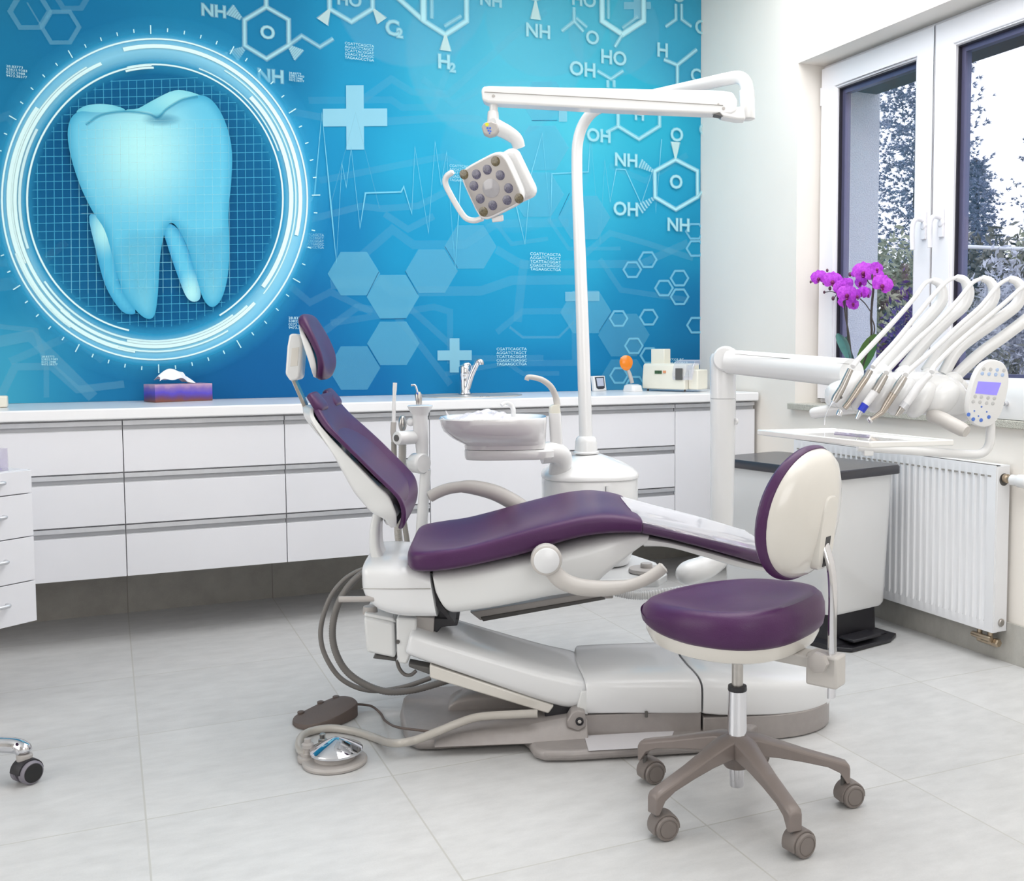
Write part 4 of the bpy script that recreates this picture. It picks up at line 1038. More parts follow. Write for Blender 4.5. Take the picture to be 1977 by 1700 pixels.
obj('handle', MB().tube(smooth_path([P(760, 850, vv-.012), P(759, 830, vv-.012), P(760, 812, vv-.012)], 5), [.0085]*4+[.0095]*7, 12), 'taupe_l', t)
obj('hose', MB().tube(smooth_path([P(760, 850, vv-.012), P(761, 885, vv-.012), P(768, 940, vv-.012), P(778, 1000, vv-.012), P(784, 1040, vv-.012), P(787, 1072, vv-.012)], 20), .0085, 10, corr=.08), 'grey', t)
t = tool('wide suction handpiece with oval steel rim in the holder post', 'suction_handpiece', P(776, 840, vv-.05))
obj('head', MB().sphere(P(777, 815, vv+.03), .0225, 20, (.62, .8, 1.25), Cf), 'steel', t)
obj('hose', MB().tube(smooth_path([P(777, 835, vv+.03), P(776, 885, vv+.03), P(772, 950, vv+.03), P(767, 1010, vv+.03), P(769, 1045, vv+.03), P(771, 1068, vv+.03)], 24), .0125, 12, corr=.09), 'hose_l', t)
t = tool('grey air-water syringe with bent metal nozzle standing in the holder post', 'syringe', P(808, 780, vv))
obj('grip', MB().tube([P(809, 778.5, vv), P(809, 772, vv), P(808, 760, vv), P(808, 754, vv)], [.009, .0105, .012, .007], 16), 'steel', t)
obj('nozzle', MB().tube(smooth_path([P(807, 756, vv), P(804, 745, vv), P(801, 741, vv), P(794, 741, vv)], 5), .0032, 10), 'chrome', t)
obj('button', MB().sphere(P(806, 757, vv-.012), .0035, 10), 'iblue', t)
# ================================================================ SURGERY LAMP
lamp = thing('treatment_lamp', P(1132, 862, .55), Cf.ang, 'white LED treatment lamp on a tall curved pole and jointed spring arm', 'dental lamp')
dp = (P(1132, 862, .55)-EYE).dot(FW)
def D(px, py, d): return atD(px, py, d)
_ps = P(1131, 888, .55); _ps.z = zt+.0786
obj('pole_socket', MB().lathe(_ps, (0, 0, 1), [(.036, 0), (.045, .002), (.045, .008), (.040, .011), (.038, .042), (.034, .056), (.027, .062)], 36), 'unit', lamp)
pp = [D(1131, 850, dp), D(1126, 640, dp), D(1122, 500, dp), D(1118, 380, dp), D(1117, 320, dp), D(1119, 275, dp-.01), D(1130, 240, dp-.03), D(1152, 214, dp-.07), D(1190, 200, dp-.13), D(1260, 186, dp-.25), D(1340, 169, dp-.39), D(1405, 155, dp-.5), D(1432, 152, dp-.54), D(1445, 166, dp-.56), D(1447, 200, dp-.56), D(1447, 232, dp-.56)]
p = smooth_path(pp, 6)
obj('pole', MB().tube(p, [.0235-.0045*min(1, i/20) for i in range(len(p))], 24), 'unit', lamp)
obj('pole_joint_ring', MB().tube([D(1122.4, 514, dp), D(1122.4, 511, dp)], .0198, 24), 'grey', lamp)
dl_ = dp-.57
obj('arm_pivot', MB().cyl(D(1447, 233, dp-.56), D(1446, 176, dp-.56), .0225, bev=.004), 'unit', lamp)
ap = [(933, 172), (937, 165), (948, 164), (1180, 170), (1400, 176), (1420, 180), (1428, 195), (1426, 216), (1416, 222), (1390, 221), (1180, 211), (960, 197), (946, 196), (935, 191)]
da = lambda x: dl_+(1440-x)*.00012
m = MB().prism([D(x, y, da(x)-.025) for x, y in ap], FW*.05); sa_ = obj('spring_arm', m, 'unit', lamp, bevel=.009, seg=4)
m = MB().tube([D(x, y, da(x)-.0262) for x, y in ((940, 176), (1180, 190), (1400, 205))], .0009, 6); obj('seam', m, 'grey', sa_)
for x, y, r_ in ((957, 184, .0046), (1401, 211, .0046), (1391, 203, .003)):
    obj('screw', MB().lathe(D(x, y, da(x)-.025), -FW, [(r_, -.002), (r_, .0012), (r_*.6, .0016)], 16), 'taupe_l', sa_)
m = MB().prism([D(x, y, dl_-.02) for x, y in ((1392, 216), (1440, 205), (1444, 232), (1428, 232), (1396, 226))], FW*.045); obj('arm_knuckle', m, 'unit', lamp, bevel=.005)
m = MB().prism([D(x, y, dl_-.022) for x, y in ((1382, 222), (1393, 218), (1400, 226))], FW*.03); obj('arm_notch', m, 'dgrey', lamp, smooth=0)
dh = dl_+.06
obj('neck', MB().cyl(D(957, 190, dh), D(957, 218, dh), .0125), 'unit', lamp)
obj('neck_collar', MB().cyl(D(956, 214, dh), D(956, 236, dh), .0165, .018, bev=.003), 'unit', lamp)
# curved bracket with the small control face
m = MB(); path = smooth_path([D(952, 240, dh-.03), D(966, 246, dh-.01), D(985, 256, dh+.01), D(1000, 268, dh+.02), D(1006, 284, dh+.03)], 6)
m.tube(path, [.021, .022, .023, .0235]+[.0235-.006*i/(len(path)-4) for i in range(len(path)-4)], 20, sx=1.15); br = obj('head_bracket', m, 'unit', lamp)
fc_ = D(949, 247, dh-.05)
m = MB().prism([D(x, y, dh-.054) for x, y in ((933, 243), (938, 235), (952, 232), (964, 237), (967, 248), (960, 258), (948, 261), (937, 256))], FW*.03); kp = obj('control_face', m, 'taupe_l', br, bevel=.004)
for x, y, mt_, r_ in ((944, 239, 'iyel', .0055), (945, 246, 'iblue', .0032), (950, 246, 'iblue', .0032), (947, 251, 'iblue', .0032), (951, 252, 'iblue', .0026), (949, 256, 'iblue', .0026)):
    obj('touch_key', MB().lathe(D(x, y, dh-.054), -FW, [(r_, -.001), (r_, .0006)], 14), mt_, kp)
# lamp head
hc = D(953, 358, dh-.06)
A1 = (R0*.94+U0*.345-FW*.50).normalized(); A2 = (R0*.47-U0*.88+FW*.12); A2 = (A2-A1*A2.dot(A1)).normalized(); N_ = A1.cross(A2)
if N_.dot(FW) > 0: N_ = -N_
def hring(s1, s2, off, n=5, N=48, sh=(0, 0)):
    return [hc+A1*(s1*math.copysign(abs(cos(t))**(2/n), cos(t))+sh[0])+A2*(s2*math.copysign(abs(sin(t))**(2/n), sin(t))+sh[1])+N_*off for t in (2*pi*i/N for i in range(N))]
hs = .080
m = MB().loft([hring(hs*.8, hs*.8, -.045), hring(hs*.97, hs*.97, -.034), hring(hs*1.03, hs*1.03, -.015), hring(hs*1.03, hs*1.03, 0), hring(hs*.99, hs*.99, .004)])
hd = obj('lamp_head', m, 'unit', lamp)
obj('face_plate', MB().loft([hring(hs*.95, hs*.95, .002), hring(hs*.95, hs*.95, .0055), hring(hs*.93, hs*.93, .0065)]), 'taupe_l', hd)
def onface(px, py, off=.0065):
    r_ = ray(px, py); t_ = (hc+N_*off-EYE).dot(N_)/r_.dot(N_); return EYE+r_*t_
leds = [(960, 310, 1), (944, 326, 0), (923, 335, 0), (899, 335, 1), (918, 357, 0), (969, 337, 0), (985, 362, 0), (930, 382, 0), (954, 395, 0), (982, 385, 0), (1005, 382, 1), (936, 407, 1)]
ledm = pmat('led_lens_violet_grey', rgb(92, 90, 112), .25, var=.5, scale=260, coat=.6); ledy = pmat('led_lens_olive', rgb(98, 88, 62), .25, var=.5, scale=260, coat=.6)
for x, y, k in leds:
    m = MB().lathe(onface(x, y), N_, [(.0145, -.001), (.0145, .0006), (.012, .0012), (.006, .0014), (0, .0014)], 18); obj('led_lens', m, ledy if k else ledm, hd)
obj('centre_lens', MB().lathe(onface(951, 362), N_, [(.0275, -.001), (.0275, .0008), (.018, .0034), (0, .005)], 36), pmat('sensor_window', rgb(170, 168, 172), .15, coat=.6), hd)
# rear wing and handle
m = MB().loft([[hc+A1*(a+.045)+A2*b+N_*o for a, b in ((-.055, -.075), (.035, -.078), (.052, -.062), (.055, .06), (.04, .078), (-.055, .075))] for o in (-.04, -.075)])
wg = obj('rear_wing', m, 'unit', hd, bevel=.014, seg=4)
hp = [(878, 330), (866, 338), (863, 352), (873, 374), (889, 402), (902, 419), (918, 424), (934, 420)]
m = MB().tube(smooth_path([onface(x, y, -.012) for x, y in hp], 5), [.0065]+[.0088]*30+[.0085]*5, 16); obj('handle', m, 'unit', hd)
m = MB().prism([onface(x, y, -.02) for x, y in ((955, 417), (975, 412), (976, 425), (957, 427))], N_*.016); obj('handle_stub', m, 'unit', hd, bevel=.003)
# ================================================================ DELIVERY UNIT
Pd = P(1395, 900, .5)
dv = thing('instrument_delivery_unit', P(1393, 1010, .5), Cf.ang, 'white arm-mounted instrument unit with five handpiece whips and oval control panel by the window', 'dental unit')
dpo = (P(1394, 850, .5)-EYE).dot(FW)
obj('post', MB().loft([ringse(Cf.at(x, y, .5)[0], .5, rr(w_), rr(w_), Cf.at(x, y, .5)[1], 2.3, 32) for x, y, w_ in ((1390, 1055, 23), (1393, 960, 23), (1395, 860, 24), (1396, 771, 25))]), 'unit', dv)
obj('post_head', MB().loft([ringse(Cf.at(x, y, .5)[0], .5, rr(w_), rr(w_), Cf.at(x, y, .5)[1], 2.3, 32) for x, y, w_ in ((1396, 770, 25), (1396, 720, 25), (1394, 692, 23), (1393, 684, 18))]), 'unit', dv)
obj('post_elbow', MB().tube(smooth_path([P(1390, 1050, .5), P(1385, 1075, .49), P(1362, 1095, .47), P(1335, 1104, .45), P(1305, 1113, .44)], 8), [.042]*25+[.0415, .041, .04, .038, .035, .031, .025, .015], 24), 'unit', dv)
obj('post_clip', MB().lathe(P(1420, 815, .47), Cf.u*-1+Cf.v*-.4, [(.011, -.004), (.011, .002), (.006, .003), (0, 0)], 18), 'unit', dv)
obj('arm_joint', MB().lathe(D(1400, 694, dpo-.07), -FW-R0*.35, [(.03, -.07), (.042, -.062), (.044, -.01), (.042, 0), (.036, .006), (0, .007)], 36), 'unit', dv)
d0, d1 = dpo-.06, 3.02
aa = [D(1408, 700, d0), D(1440, 703, d0-.04), D(1540, 713, (d0+d1)/2), D(1645, 724, d1)]
aj = obj('support_arm', MB().tube(aa, [.041, .042, .0425, .043], 32), 'unit', dv)
obj('arm_seam', MB().tube([D(x, y, dd_-.042) for x, y, dd_ in ((1420, 685, d0-.02), (1540, 696, (d0+d1)/2), (1640, 706, d1))], .001, 6), 'grey', aj)
DD = 2.98
Df = Frame(*(D(1730, 760, DD)[:2]), -YAW)
def Q(px, py, v=0): return Df.pt(px, py, v)
def Qa(px, py, v=0): return Df.at(px, py, v)
def row(x, y0, y1, w_, v=0):
    a = Qa(x, y0, v); b = Qa(x, y1, v); return (a[0], a[1], b[0], b[1], w_)
m = MB(); pad(m, Df, [row(1600, 752, 785, .03), row(1625, 738, 792, .06), (*row(1680, 726, 798, .085),), row(1740, 722, 802, .09), row(1800, 722, 806, .09), row(1845, 735, 806, .085), row(1868, 760, 800, .05)], .03, 2.6, 0, 44, 40, True, .06)
hb_ = obj('unit_head', m, 'unit', dv)
def ell(c, ax, L, r1, r2, n=24):
    ax = Vector(ax).normalized(); x, y = basis(ax, FW); rings = []
    for i in range(17):
        t = pi*i/16; k = max(sin(t), .01)
        rings.append([c-ax*(L*cos(t))+(x*cos(2*pi*j/n)*r1+y*sin(2*pi*j/n)*r2)*k for j in range(n)])
    return MB().loft(rings)
ax_ = (R0*.55+U0*.83)
for x, y, w_ in ((1640, 755, 20), (1672, 762, 20), (1703, 765, 20), (1742, 770, 21), (1779, 775, 20)):
    obj('instrument_rest', ell(Q(x, y, -.043), ax_, .060, .037, .031), 'unit', hb_)
obj('end_lobe', ell(Q(1815, 773, -.03), R0*.75+U0*.65, .062, .05, .046), 'unit', hb_)
for x, y, r_ in ((1700, 727, .034), (1748, 731, .034), (1795, 735, .032), (1840, 742, .03), (1852, 752, .026)): obj('whip_base', MB().sphere(Q(x, y, .03), r_, 20), 'unit', hb_)
m = MB().prism([Q(x, y, -.03) for x, y in ((1810, 795), (1870, 775), (1890, 780), (1888, 808), (1862, 822), (1822, 812))], Df.v*.08); obj('panel_mount', m, 'unit', hb_, bevel=.008)
whips = [
 ([(1705, 712), (1742, 670), (1779, 633), (1811, 598), (1821, 577), (1816, 553), (1801, 545)], [(1787, 552), (1767, 579), (1730, 621), (1693, 660), (1658, 697), (1643, 716)]),
 ([(1745, 716), (1792, 660), (1829, 624), (1862, 594), (1871, 568), (1864, 547), (1848, 540)], [(1829, 549), (1804, 574), (1767, 618), (1730, 663), (1698, 697), (1681, 718)]),
 ([(1788, 722), (1829, 667), (1878, 626), (1912, 594), (1921, 568), (1913, 549), (1898, 542)], [(1878, 552), (1851, 584), (1816, 621), (1767, 665), (1718, 715), (1710, 727)]),
 ([(1822, 726), (1853, 677), (1915, 631), (1962, 596), (1974, 568), (1966, 550), (1950, 543)], [(1928, 557), (1895, 596), (1853, 633), (1804, 678), (1755, 720), (1747, 731)]),
 ([(1841, 735), (1890, 690), (1940, 654), (1985, 620), (2014, 590), (2020, 560), (2003, 546)], [(1977, 559), (1940, 591), (1890, 633), (1841, 675), (1806, 710), (1797, 727)])]
for arm_, hose_ in whips:
    p = smooth_path([Q(x, y, .05) for x, y in arm_], 7)
    n = len(p); rad = [.0175 if i < n*.62 else .0175-.0085*((i-n*.62)/(n*.38)) for i in range(n)]
    wa = obj('whip_arm', MB().tube(p, rad, 18, sx=1.1), 'unit', dv)
    hz = [Q(x, y, .05-.150*(i+1)/6) for i, (x, y) in enumerate(hose_)]; hz[-1] = hz[-1].lerp(hz[-2], .28)
    p = smooth_path([Q(*arm_[-1], .05)]+hz, 7)
    obj('whip_hose', MB().tube(p, [.0055+.0018*min(1, i/len(p)*1.6) for i in range(len(p))], 14), 'tube_w', wa)
# control panel on its stem
pc = Q(1909, 765, -.12); pu = (R0*.20+U0*.97-FW*.1).normalized(); pr = (R0*.95-U0*.2+FW*.25); pr = (pr-pu*pr.dot(pu)).normalized(); pn = pr.cross(pu)
if pn.dot(FW) > 0: pn = -pn
kx = (pc-EYE).dot(FW)/2003
def pring(a, b, off, n=2.5, N=48): return [pc+pr*(a*math.copysign(abs(cos(t))**(2/n), cos(t)))+pu*(b*math.copysign(abs(sin(t))**(2/n), sin(t)))+pn*off for t in (2*pi*i/N for i in range(N))]
ha, hb2 = 40*kx, 66*kx
m = MB().loft([pring(ha*.7, hb2*.75, -.030), pring(ha*.95, hb2*.96, -.022), pring(ha, hb2, -.010), pring(ha, hb2, -.004), pring(ha*.96, hb2*.97, .001), pring(ha*.9, hb2*.93, .002)])
cp = obj('control_panel', m, 'unit', dv)
def onp(px, py, off=.002):
    r_ = ray(px, py); t_ = (pc+pn*off-EYE).dot(pn)/r_.dot(pn); return EYE+r_*t_
obj('display', MB().prism([onp(x, y) for x, y in ((1889, 741), (1933, 744), (1924, 768), (1883, 764))], pn*.0012), 'lcd', cp, smooth=0)
keyg = pmat('key_grey', rgb(196, 196, 196), .5); keyb = pmat('key_pale_blue', rgb(176, 198, 232), .5); keyd = pmat('key_blue', rgb(84, 122, 205), .5)
for x, y, mt_, r_ in [(1900, 717, keyg, 1), (1913, 718, keyg, 1), (1926, 719, keyb, 1), (1939, 720, keyg, 1), (1897, 726, keyb, 1), (1910, 727, keyb, 1), (1923, 728, keyb, 1), (1936, 729, keyb, 1),
                      (1883, 770, keyg, 1), (1895, 771, keyg, 1), (1908, 773, keyg, 1), (1920, 774, keyg, 1), (1879, 780, keyg, 1), (1892, 781, keyg, 1), (1905, 783, keyg, 1), (1917, 784, keyg, 1),
                      (1870, 805, keyd, 1.05), (1879, 814, keyd, 1.05), (1894, 816, keyd, 1.05), (1909, 810, keyd, 1.05), (1895, 790, keyd, .5), (1881, 798, keyd, .45), (1905, 800, keyd, .45), (1889, 808, keyd, .45)]:
    obj('key', MB().lathe(onp(x, y), pn, [(.0052*r_, -.001), (.0052*r_, .0008), (.004*r_, .0012)], 14), mt_, cp)
p = smooth_path([Q(1912, 800, -.09), Q(1912, 840, -.09), Q(1909, 864, -.09), Q(1898, 878, -.09), Q(1875, 882, -.09), Q(1800, 877, -.09), Q(1720, 871, -.09), Q(1655, 866, -.09)], 6)
obj('panel_stem', MB().tube(p, .0125, 18), 'unit', dv)
obj('stem_foot', MB().box(Qa(1650, 865)[:1]+(-.10, Qa(1650, 883, -.09)[1]), Qa(1668, 865)[:1]+(-.07, Qa(1650, 862, -.09)[1]), Df), 'unit', dv, bevel=.002)
obj('grip_handle', MB().tube([Q(1800, 806, -.05), Q(1822, 815, -.10), Q(1858, 834, -.15), Q(1866, 838, -.16)], [.021, .0205, .0195, .016], 22), 'arm', dv)
obj('grip_handle', MB().tube([Q(1652, 790, .02), Q(1610, 794, .06), Q(1572, 800, .1), Q(1566, 801, .105)], [.018, .018, .017, .013], 20), 'unit', dv)
# tray under the head
TZ = .905
tl = [atZ(x, y, TZ) for x, y in ((1461, 831), (1680, 856), (1842, 853))]; tl.append(tl[0]+tl[2]-tl[1])
def inset(q, t): 
    c = sum(q, Vector())/4; return [c+(p_-c)*t for p_ in q]
m = MB(); dn = Vector((0, 0, -.015))
i1 = inset(tl, .93); 
m.add([p_+dn for p_ in tl]+tl+i1+[p_+Vector((0, 0, -.006)) for p_ in i1], [[3, 2, 1, 0]]+[[a, (a+1) % 4, 4+(a+1) % 4, 4+a] for a in range(4)]+[[4+a, 4+(a+1) % 4, 8+(a+1) % 4, 8+a] for a in range(4)]+[[8+a, 8+(a+1) % 4, 12+(a+1) % 4, 12+a] for a in range(4)]+[[12, 13, 14, 15]])
ty = obj('instrument_tray', m, pmat('tray_gloss_white', rgb(238, 237, 234), .1, coat=1), dv, bevel=.003)
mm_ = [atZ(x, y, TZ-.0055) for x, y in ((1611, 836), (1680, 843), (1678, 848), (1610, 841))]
obj('tray_reflection', MB().prism(mm_, (0, 0, .001)), pmat('violet_grey_reflection', rgb(158, 146, 178), .2, coat=.6), ty, smooth=0)  # violet sheet stands in for a mirrored reflection on the tray
# handpieces: each its own thing resting on the unit head
def hp_(label, pts, rad, mats, cat='handpiece', name='dental_handpiece', vs=None):
    n = len(pts); q = [Q(x, y, (vs or [-.101])[min(i, len(vs or [0])-1)]) for i, (x, y) in enumerate(pts)]
    t_ = thing(name, q[-1], 0, label, cat, 'handpieces hanging on the delivery unit'); return t_, q
t_, q = hp_('steel three-way syringe with thin needle nozzle, leftmost on the delivery unit', [(1643, 716), (1635, 733), (1626, 752), (1615, 770), (1610, 778), (1604, 785), (1594, 806), (1592, 823)], 0, 0, name='syringe', cat='syringe')
obj('body', MB().tube(q[:5], [.0085, .0095, .010, .012, .009], 18), 'steel', t_); obj('nozzle', MB().tube(smooth_path(q[4:], 5), [.0055, .005, .0045, .004, .003]+[.0015]*11, 10), 'chrome', t_)
obj('button', MB().sphere(q[3]+R0*.011-FW*.006, .0045, 10), 'dgrey', t_)
t_, q = hp_('long champagne metal turbine handpiece, second from the left on the delivery unit', [(1681, 718), (1672, 733), (1660, 750), (1648, 768), (1638, 782), (1630, 791), (1621, 799)], 0, 0)
obj('sleeve', MB().tube(q[:2], [.009, .0098], 18), 'steel', t_); obj('body', MB().tube(q[1:6], [.0098, .0102, .0092, .0088, .008], 18), 'bronze', t_); obj('head', MB().cyl(q[6]+R0*.004+U0*.006, q[6]-R0*.003-U0*.010, .0085, bev=.002), 'chrome', t_)
t_, q = hp_('steel and white handpiece with a bright blue ring near its tip', [(1710, 727), (1701, 741), (1690, 759), (1678, 775), (1671, 784), (1662, 797), (1658, 804), (1654, 812)], 0, 0)
obj('motor', MB().tube(q[:3], [.010, .0125, .013], 18), 'steel', t_); obj('white_section', MB().tube(q[2:5], [.0118, .0112, .0105], 18), 'tube_w', t_)
obj('blue_ring', MB().tube([q[4], q[5]], [.0115, .011], 18), 'blue', t_); obj('tip', MB().tube(q[5:], [.008, .006, .0045], 14), 'chrome', t_)
t_, q = hp_('champagne metal contra-angle handpiece with bent head, fourth on the delivery unit', [(1747, 731), (1738, 744), (1725, 764), (1713, 783), (1703, 799), (1690, 808), (1680, 814), (1675, 812)], 0, 0)
obj('motor', MB().tube(q[:3], [.010, .0125, .0125], 18), 'steel', t_); obj('body', MB().tube(q[2:5], [.0118, .0105, .0085], 18), 'bronze', t_); obj('neck', MB().tube(q[4:7], [.0085, .0062, .0055], 14), 'bronze', t_)
obj('head', MB().cyl(q[6]+U0*.007-R0*.007, q[6]-U0*.007+R0*.004, .0062, bev=.001), 'chrome', t_)
t_, q = hp_('white scaler handpiece with grey collar and short metal tip, rightmost on the delivery unit', [(1797, 727), (1787, 736), (1774, 750), (1762, 767), (1750, 783), (1742, 792), (1737, 799), (1730, 807)], 0, 0)
obj('body', MB().tube(q[:5], [.008, .0095, .012, .012, .0115], 18), 'tube_w', t_); obj('collar', MB().tube(q[4:6], [.0125, .012], 18), 'alu', t_); obj('tip', MB().tube(q[5:], [.0095, .008, .004], 14), 'steel', t_)
# ================================================================ OPERATOR STOOL
cpt = atZ(1417, 1560, 0); SA = Vector((R0*-.80+Vector((FW.x, FW.y, 0))*.6)); SA.z = 0
Sf = Frame(cpt.x, cpt.y, atan2(SA.y, SA.x))   # u points to the front of the stool
stool = thing('operator_stool', (cpt.x, cpt.y, 0), Sf.ang, 'purple operator stool with cream-backed backrest and five-arm taupe castor base', 'stool')
DS = (cpt-EYE).dot(FW)
# five-arm base aimed at the castors
hubz = .17
cast = [atZ(x, y, 0) for x, y in ((1238, 1618), (1527, 1658), (1638, 1562), (1257, 1505))]
angs = [atan2(c.y-cpt.y, c.x-cpt.x) for c in cast]
a0 = angs[1]
fit = [a0+2*pi/5*k for k in range(5)]
RB = .262
col = MB()
ctr = Vector((cpt.x, cpt.y, 0))
m = MB().lathe(ctr, (0, 0, 1), [(.03, .105), (.034, .11), (.037, .15), (.036, .178), (.03, .184)], 32); hub = obj('base_hub', m, 'base5', stool)
for a in fit:
    d = Vector((cos(a), sin(a), 0)); s_ = Vector((-sin(a), cos(a), 0)); rings = []
    for r_, zt_, th, hw_ in ((.015, .186, .05, .03), (.05, .182, .045, .027), (.10, .166, .036, .022), (.16, .146, .028, .0195), (.22, .128, .024, .0185), (.25, .119, .03, .018), (RB+.006, .113, .052, .0175), (RB+.014, .104, .042, .015)):
        c = ctr+d*r_
        rings.append([c+s_*x+Vector((0, 0, zt_+z)) for x, z in ((-hw_, -th), (hw_, -th), (hw_, -.006), (hw_*.6, 0), (-hw_*.6, 0), (-hw_, -.006))])
    leg_ = obj('leg', MB().loft(rings), 'base5', stool, bevel=.0025)
    pc_ = ctr+d*RB
    cs = R0*.42-Vector((FW.x, FW.y, 0))*.9+R0*(.12*sin(a*3)); cs.z = 0; cs.normalize(); cd = Vector((-cs.y, cs.x, 0)); o_ = pc_+cd*.018; o_.z = .0287
    cst = obj('caster', MB().cyl((pc_.x, pc_.y, .045), (pc_.x, pc_.y, .075), .006), 'dgrey', leg_)
    # hooded body between two wheels is kept in one mesh with the wheels
    k = MB()
    for sg in (-1, 1):
        k.lathe(o_+cs*(sg*.007), cs*sg, [(.026, 0), (.0285, .003), (.0285, .016), (.026, .0195), (.0225, .020), (.0220, .0185), (.020, .0185), (.019, .020), (0, .0205)], 28)
    hood = []
    for i in range(15):
        t = -.35+pi*1.15*i/14
        hood.append([o_+cd*(-cos(t))*rr__+Vector((0, 0, sin(t)*rr__))+cs*w_ for rr__, w_ in ((.0295, -.0195), (.033, -.0195), (.034, -.014), (.034, .014), (.033, .0195), (.0295, .0195))])
    k.mat(0).loft(hood)
    c2 = obj('caster_wheels', k, 'caster', stool)
m = MB().lathe(ctr, (0, 0, 1), [(.0165, .055), (.0175, .058), (.0175, .11)], 24); obj('lift_cylinder_end', m, 'chrome', hub)
m = MB().lathe(ctr, (0, 0, 1), [(.025, .178), (.0235, .185), (.0225, .29), (.0225, .295)], 36); obj('outer_column', m, 'chrome', stool)
m = MB().lathe(ctr, (0, 0, 1), [(.0225, .293), (.0235, .296), (.0225, .305), (.0145, .306)], 28); obj('column_collar', m, 'black', stool)
m = MB().lathe(ctr, (0, 0, 1), [(.0138, .295), (.0138, .40)], 24); obj('inner_column', m, 'steel', stool)
# seat
def plan(k, N=64):
    out = []
    for i in range(N):
        t = 2*pi*i/N; c, s_ = cos(t), sin(t)
        r_ = (abs(c)**2.7+abs(s_)**2.7)**(-1/2.7)
        u = .205*r_*c; v = .222*r_*s_
        if c > 0: v *= 1-.30*c**1.4; u *= 1.10
        else: u *= .97
        out.append((u*k+.012, v*k))
    return out
def seat_ring(k, z, f=0): return [Sf.w(u, v, z+f*(u*-.04)) for u, v in plan(k)]
ZS = .425
def zf(k, u, v):  # top surface of the seat, dished with raised rear lip
    e = 1-(1-k)**2
    return 0
rings = []
for k, z in ((.72, .428), (.80, .430), (.86, .436)): rings.append(seat_ring(k, z))
pan = MB().loft([seat_ring(.60, .408), seat_ring(.78, .410), seat_ring(.89, .420), seat_ring(.94, .442), seat_ring(.94, .466)])
obj('seat_pan', pan, 'cream', stool)
rings = []
prof = [(.90, .452), (.945, .453), (.985, .462), (1.0, .480), (.995, .500), (.965, .518), (.91, .5285), (.83, .5295), (.72, .524), (.58, .516), (.42, .51), (.25, .508), (.1, .507), (.01, .507)]
for k, z in prof:
    ring = []
    for (u, v) in plan(k):
        zz = z
        if z > .49:
            zz += .012*max(0, -u/.2)-.026*max(0, u/.22)**1.6
        elif u > 0: zz += .006*(u/.22)
        ring.append(Sf.w(u, v, zz))
    rings.append(ring)
obj('seat_cushion', MB().loft(rings), 'purple', stool)
# mechanism under the seat and rear bracket
def sp_(px, py, v=0): return Sf.pt(px, py, v)
m = MB().box((-.09, -.05, .388), (.12, .05, .412), Sf); me_ = obj('seat_mechanism', m, 'arm', stool, bevel=.004)
bx = -.235
m = MB().box((-.21, -.035, .392), (-.08, .03, .418), Sf); obj('rear_arm', m, 'arm', me_, bevel=.004)
for y_ in (-.02, .01): obj('adjust_bolt', MB().cyl(Sf.w(-.15, -.034, .405), Sf.w(-.15, -.046, .405), .008) if y_ < 0 else MB().cyl(Sf.w(-.185, -.034, .405), Sf.w(-.185, -.046, .405), .008), 'steel', me_)
m = MB().box((-.266, -.028, .352), (-.19, .028, .426), Sf); bk = obj('backrest_bracket', m, 'arm', stool, bevel=.006)
for z_, mt_, r_ in ((.40, 'dgrey', .006), (.378, 'arm', .009)): obj('bracket_bolt', MB().cyl(Sf.w(-.225 if mt_ == 'arm' else -.238, -.026, z_), Sf.w(-.225 if mt_ == 'arm' else -.238, -.032, z_), r_), mt_, bk)
kb = Sf.w(-.276, .0, .39); obj('hand_knob', MB().lathe(Sf.w(-.23, .026, .415), Sf.v, [(.01, 0), (.01, .012), (.024, .014), (.024, .03), (.018, .034)], 7), 'taupe_l', bk)
BU = -.243
p = [Sf.w(BU, 0, .325), Sf.w(BU, 0, .42), Sf.w(BU, 0, .50), Sf.w(BU, 0, .56), Sf.w(BU+.003, 0, .61), Sf.w(BU+.012, 0, .65), Sf.w(BU+.03, 0, .70)]
m = MB(); pth = smooth_path(p, 6)
m.tube(pth, .0085, 16, sx=1.9, up=Sf.u) ; obj('backrest_bar', m, 'chrome', stool)
# backrest: oval curved shell with cushion
bc_ = Vector((0, 0, 0)); BZ = .745; tilt = radians(7)
def bk_pt(a, b, off, curve=.9):
    """a across, b up, off toward the rear; shell wraps round the sitter"""
    u = -.170-off+curve*a*a; z = BZ+b*cos(tilt); u -= b*sin(tilt)
    return Sf.w(u, a, z)
def oval(k, off, N=60, aw=.170, bh=.157, curve=.9):
    out = []
    for i in range(N):
        t = 2*pi*i/N; c, s_ = cos(t), sin(t); n = 2.35
        a = aw*k*math.copysign(abs(c)**(2/n), c); b = bh*k*math.copysign(abs(s_)**(2/n), s_)
        if s_ > 0: a *= 1-.10*s_
        out.append(bk_pt(a, b, off, curve))
    return out
m = MB().loft([oval(k, o) for k, o in ((.05, -.020), (.5, -.022), (.8, -.022), (.94, -.018), (1.0, -.006), (1.0, .004), (.97, .012), (.9, .014))]); obj('backrest_cushion', m, 'purple', stool)
m = MB().loft([oval(k, o) for k, o in ((.92, .006), (.95, .008), (.955, .014), (.92, .027), (.82, .042), (.65, .053), (.42, .060), (.2, .064), (.02, .065))]); bs = obj('backrest_shell', m, 'cream', stool)
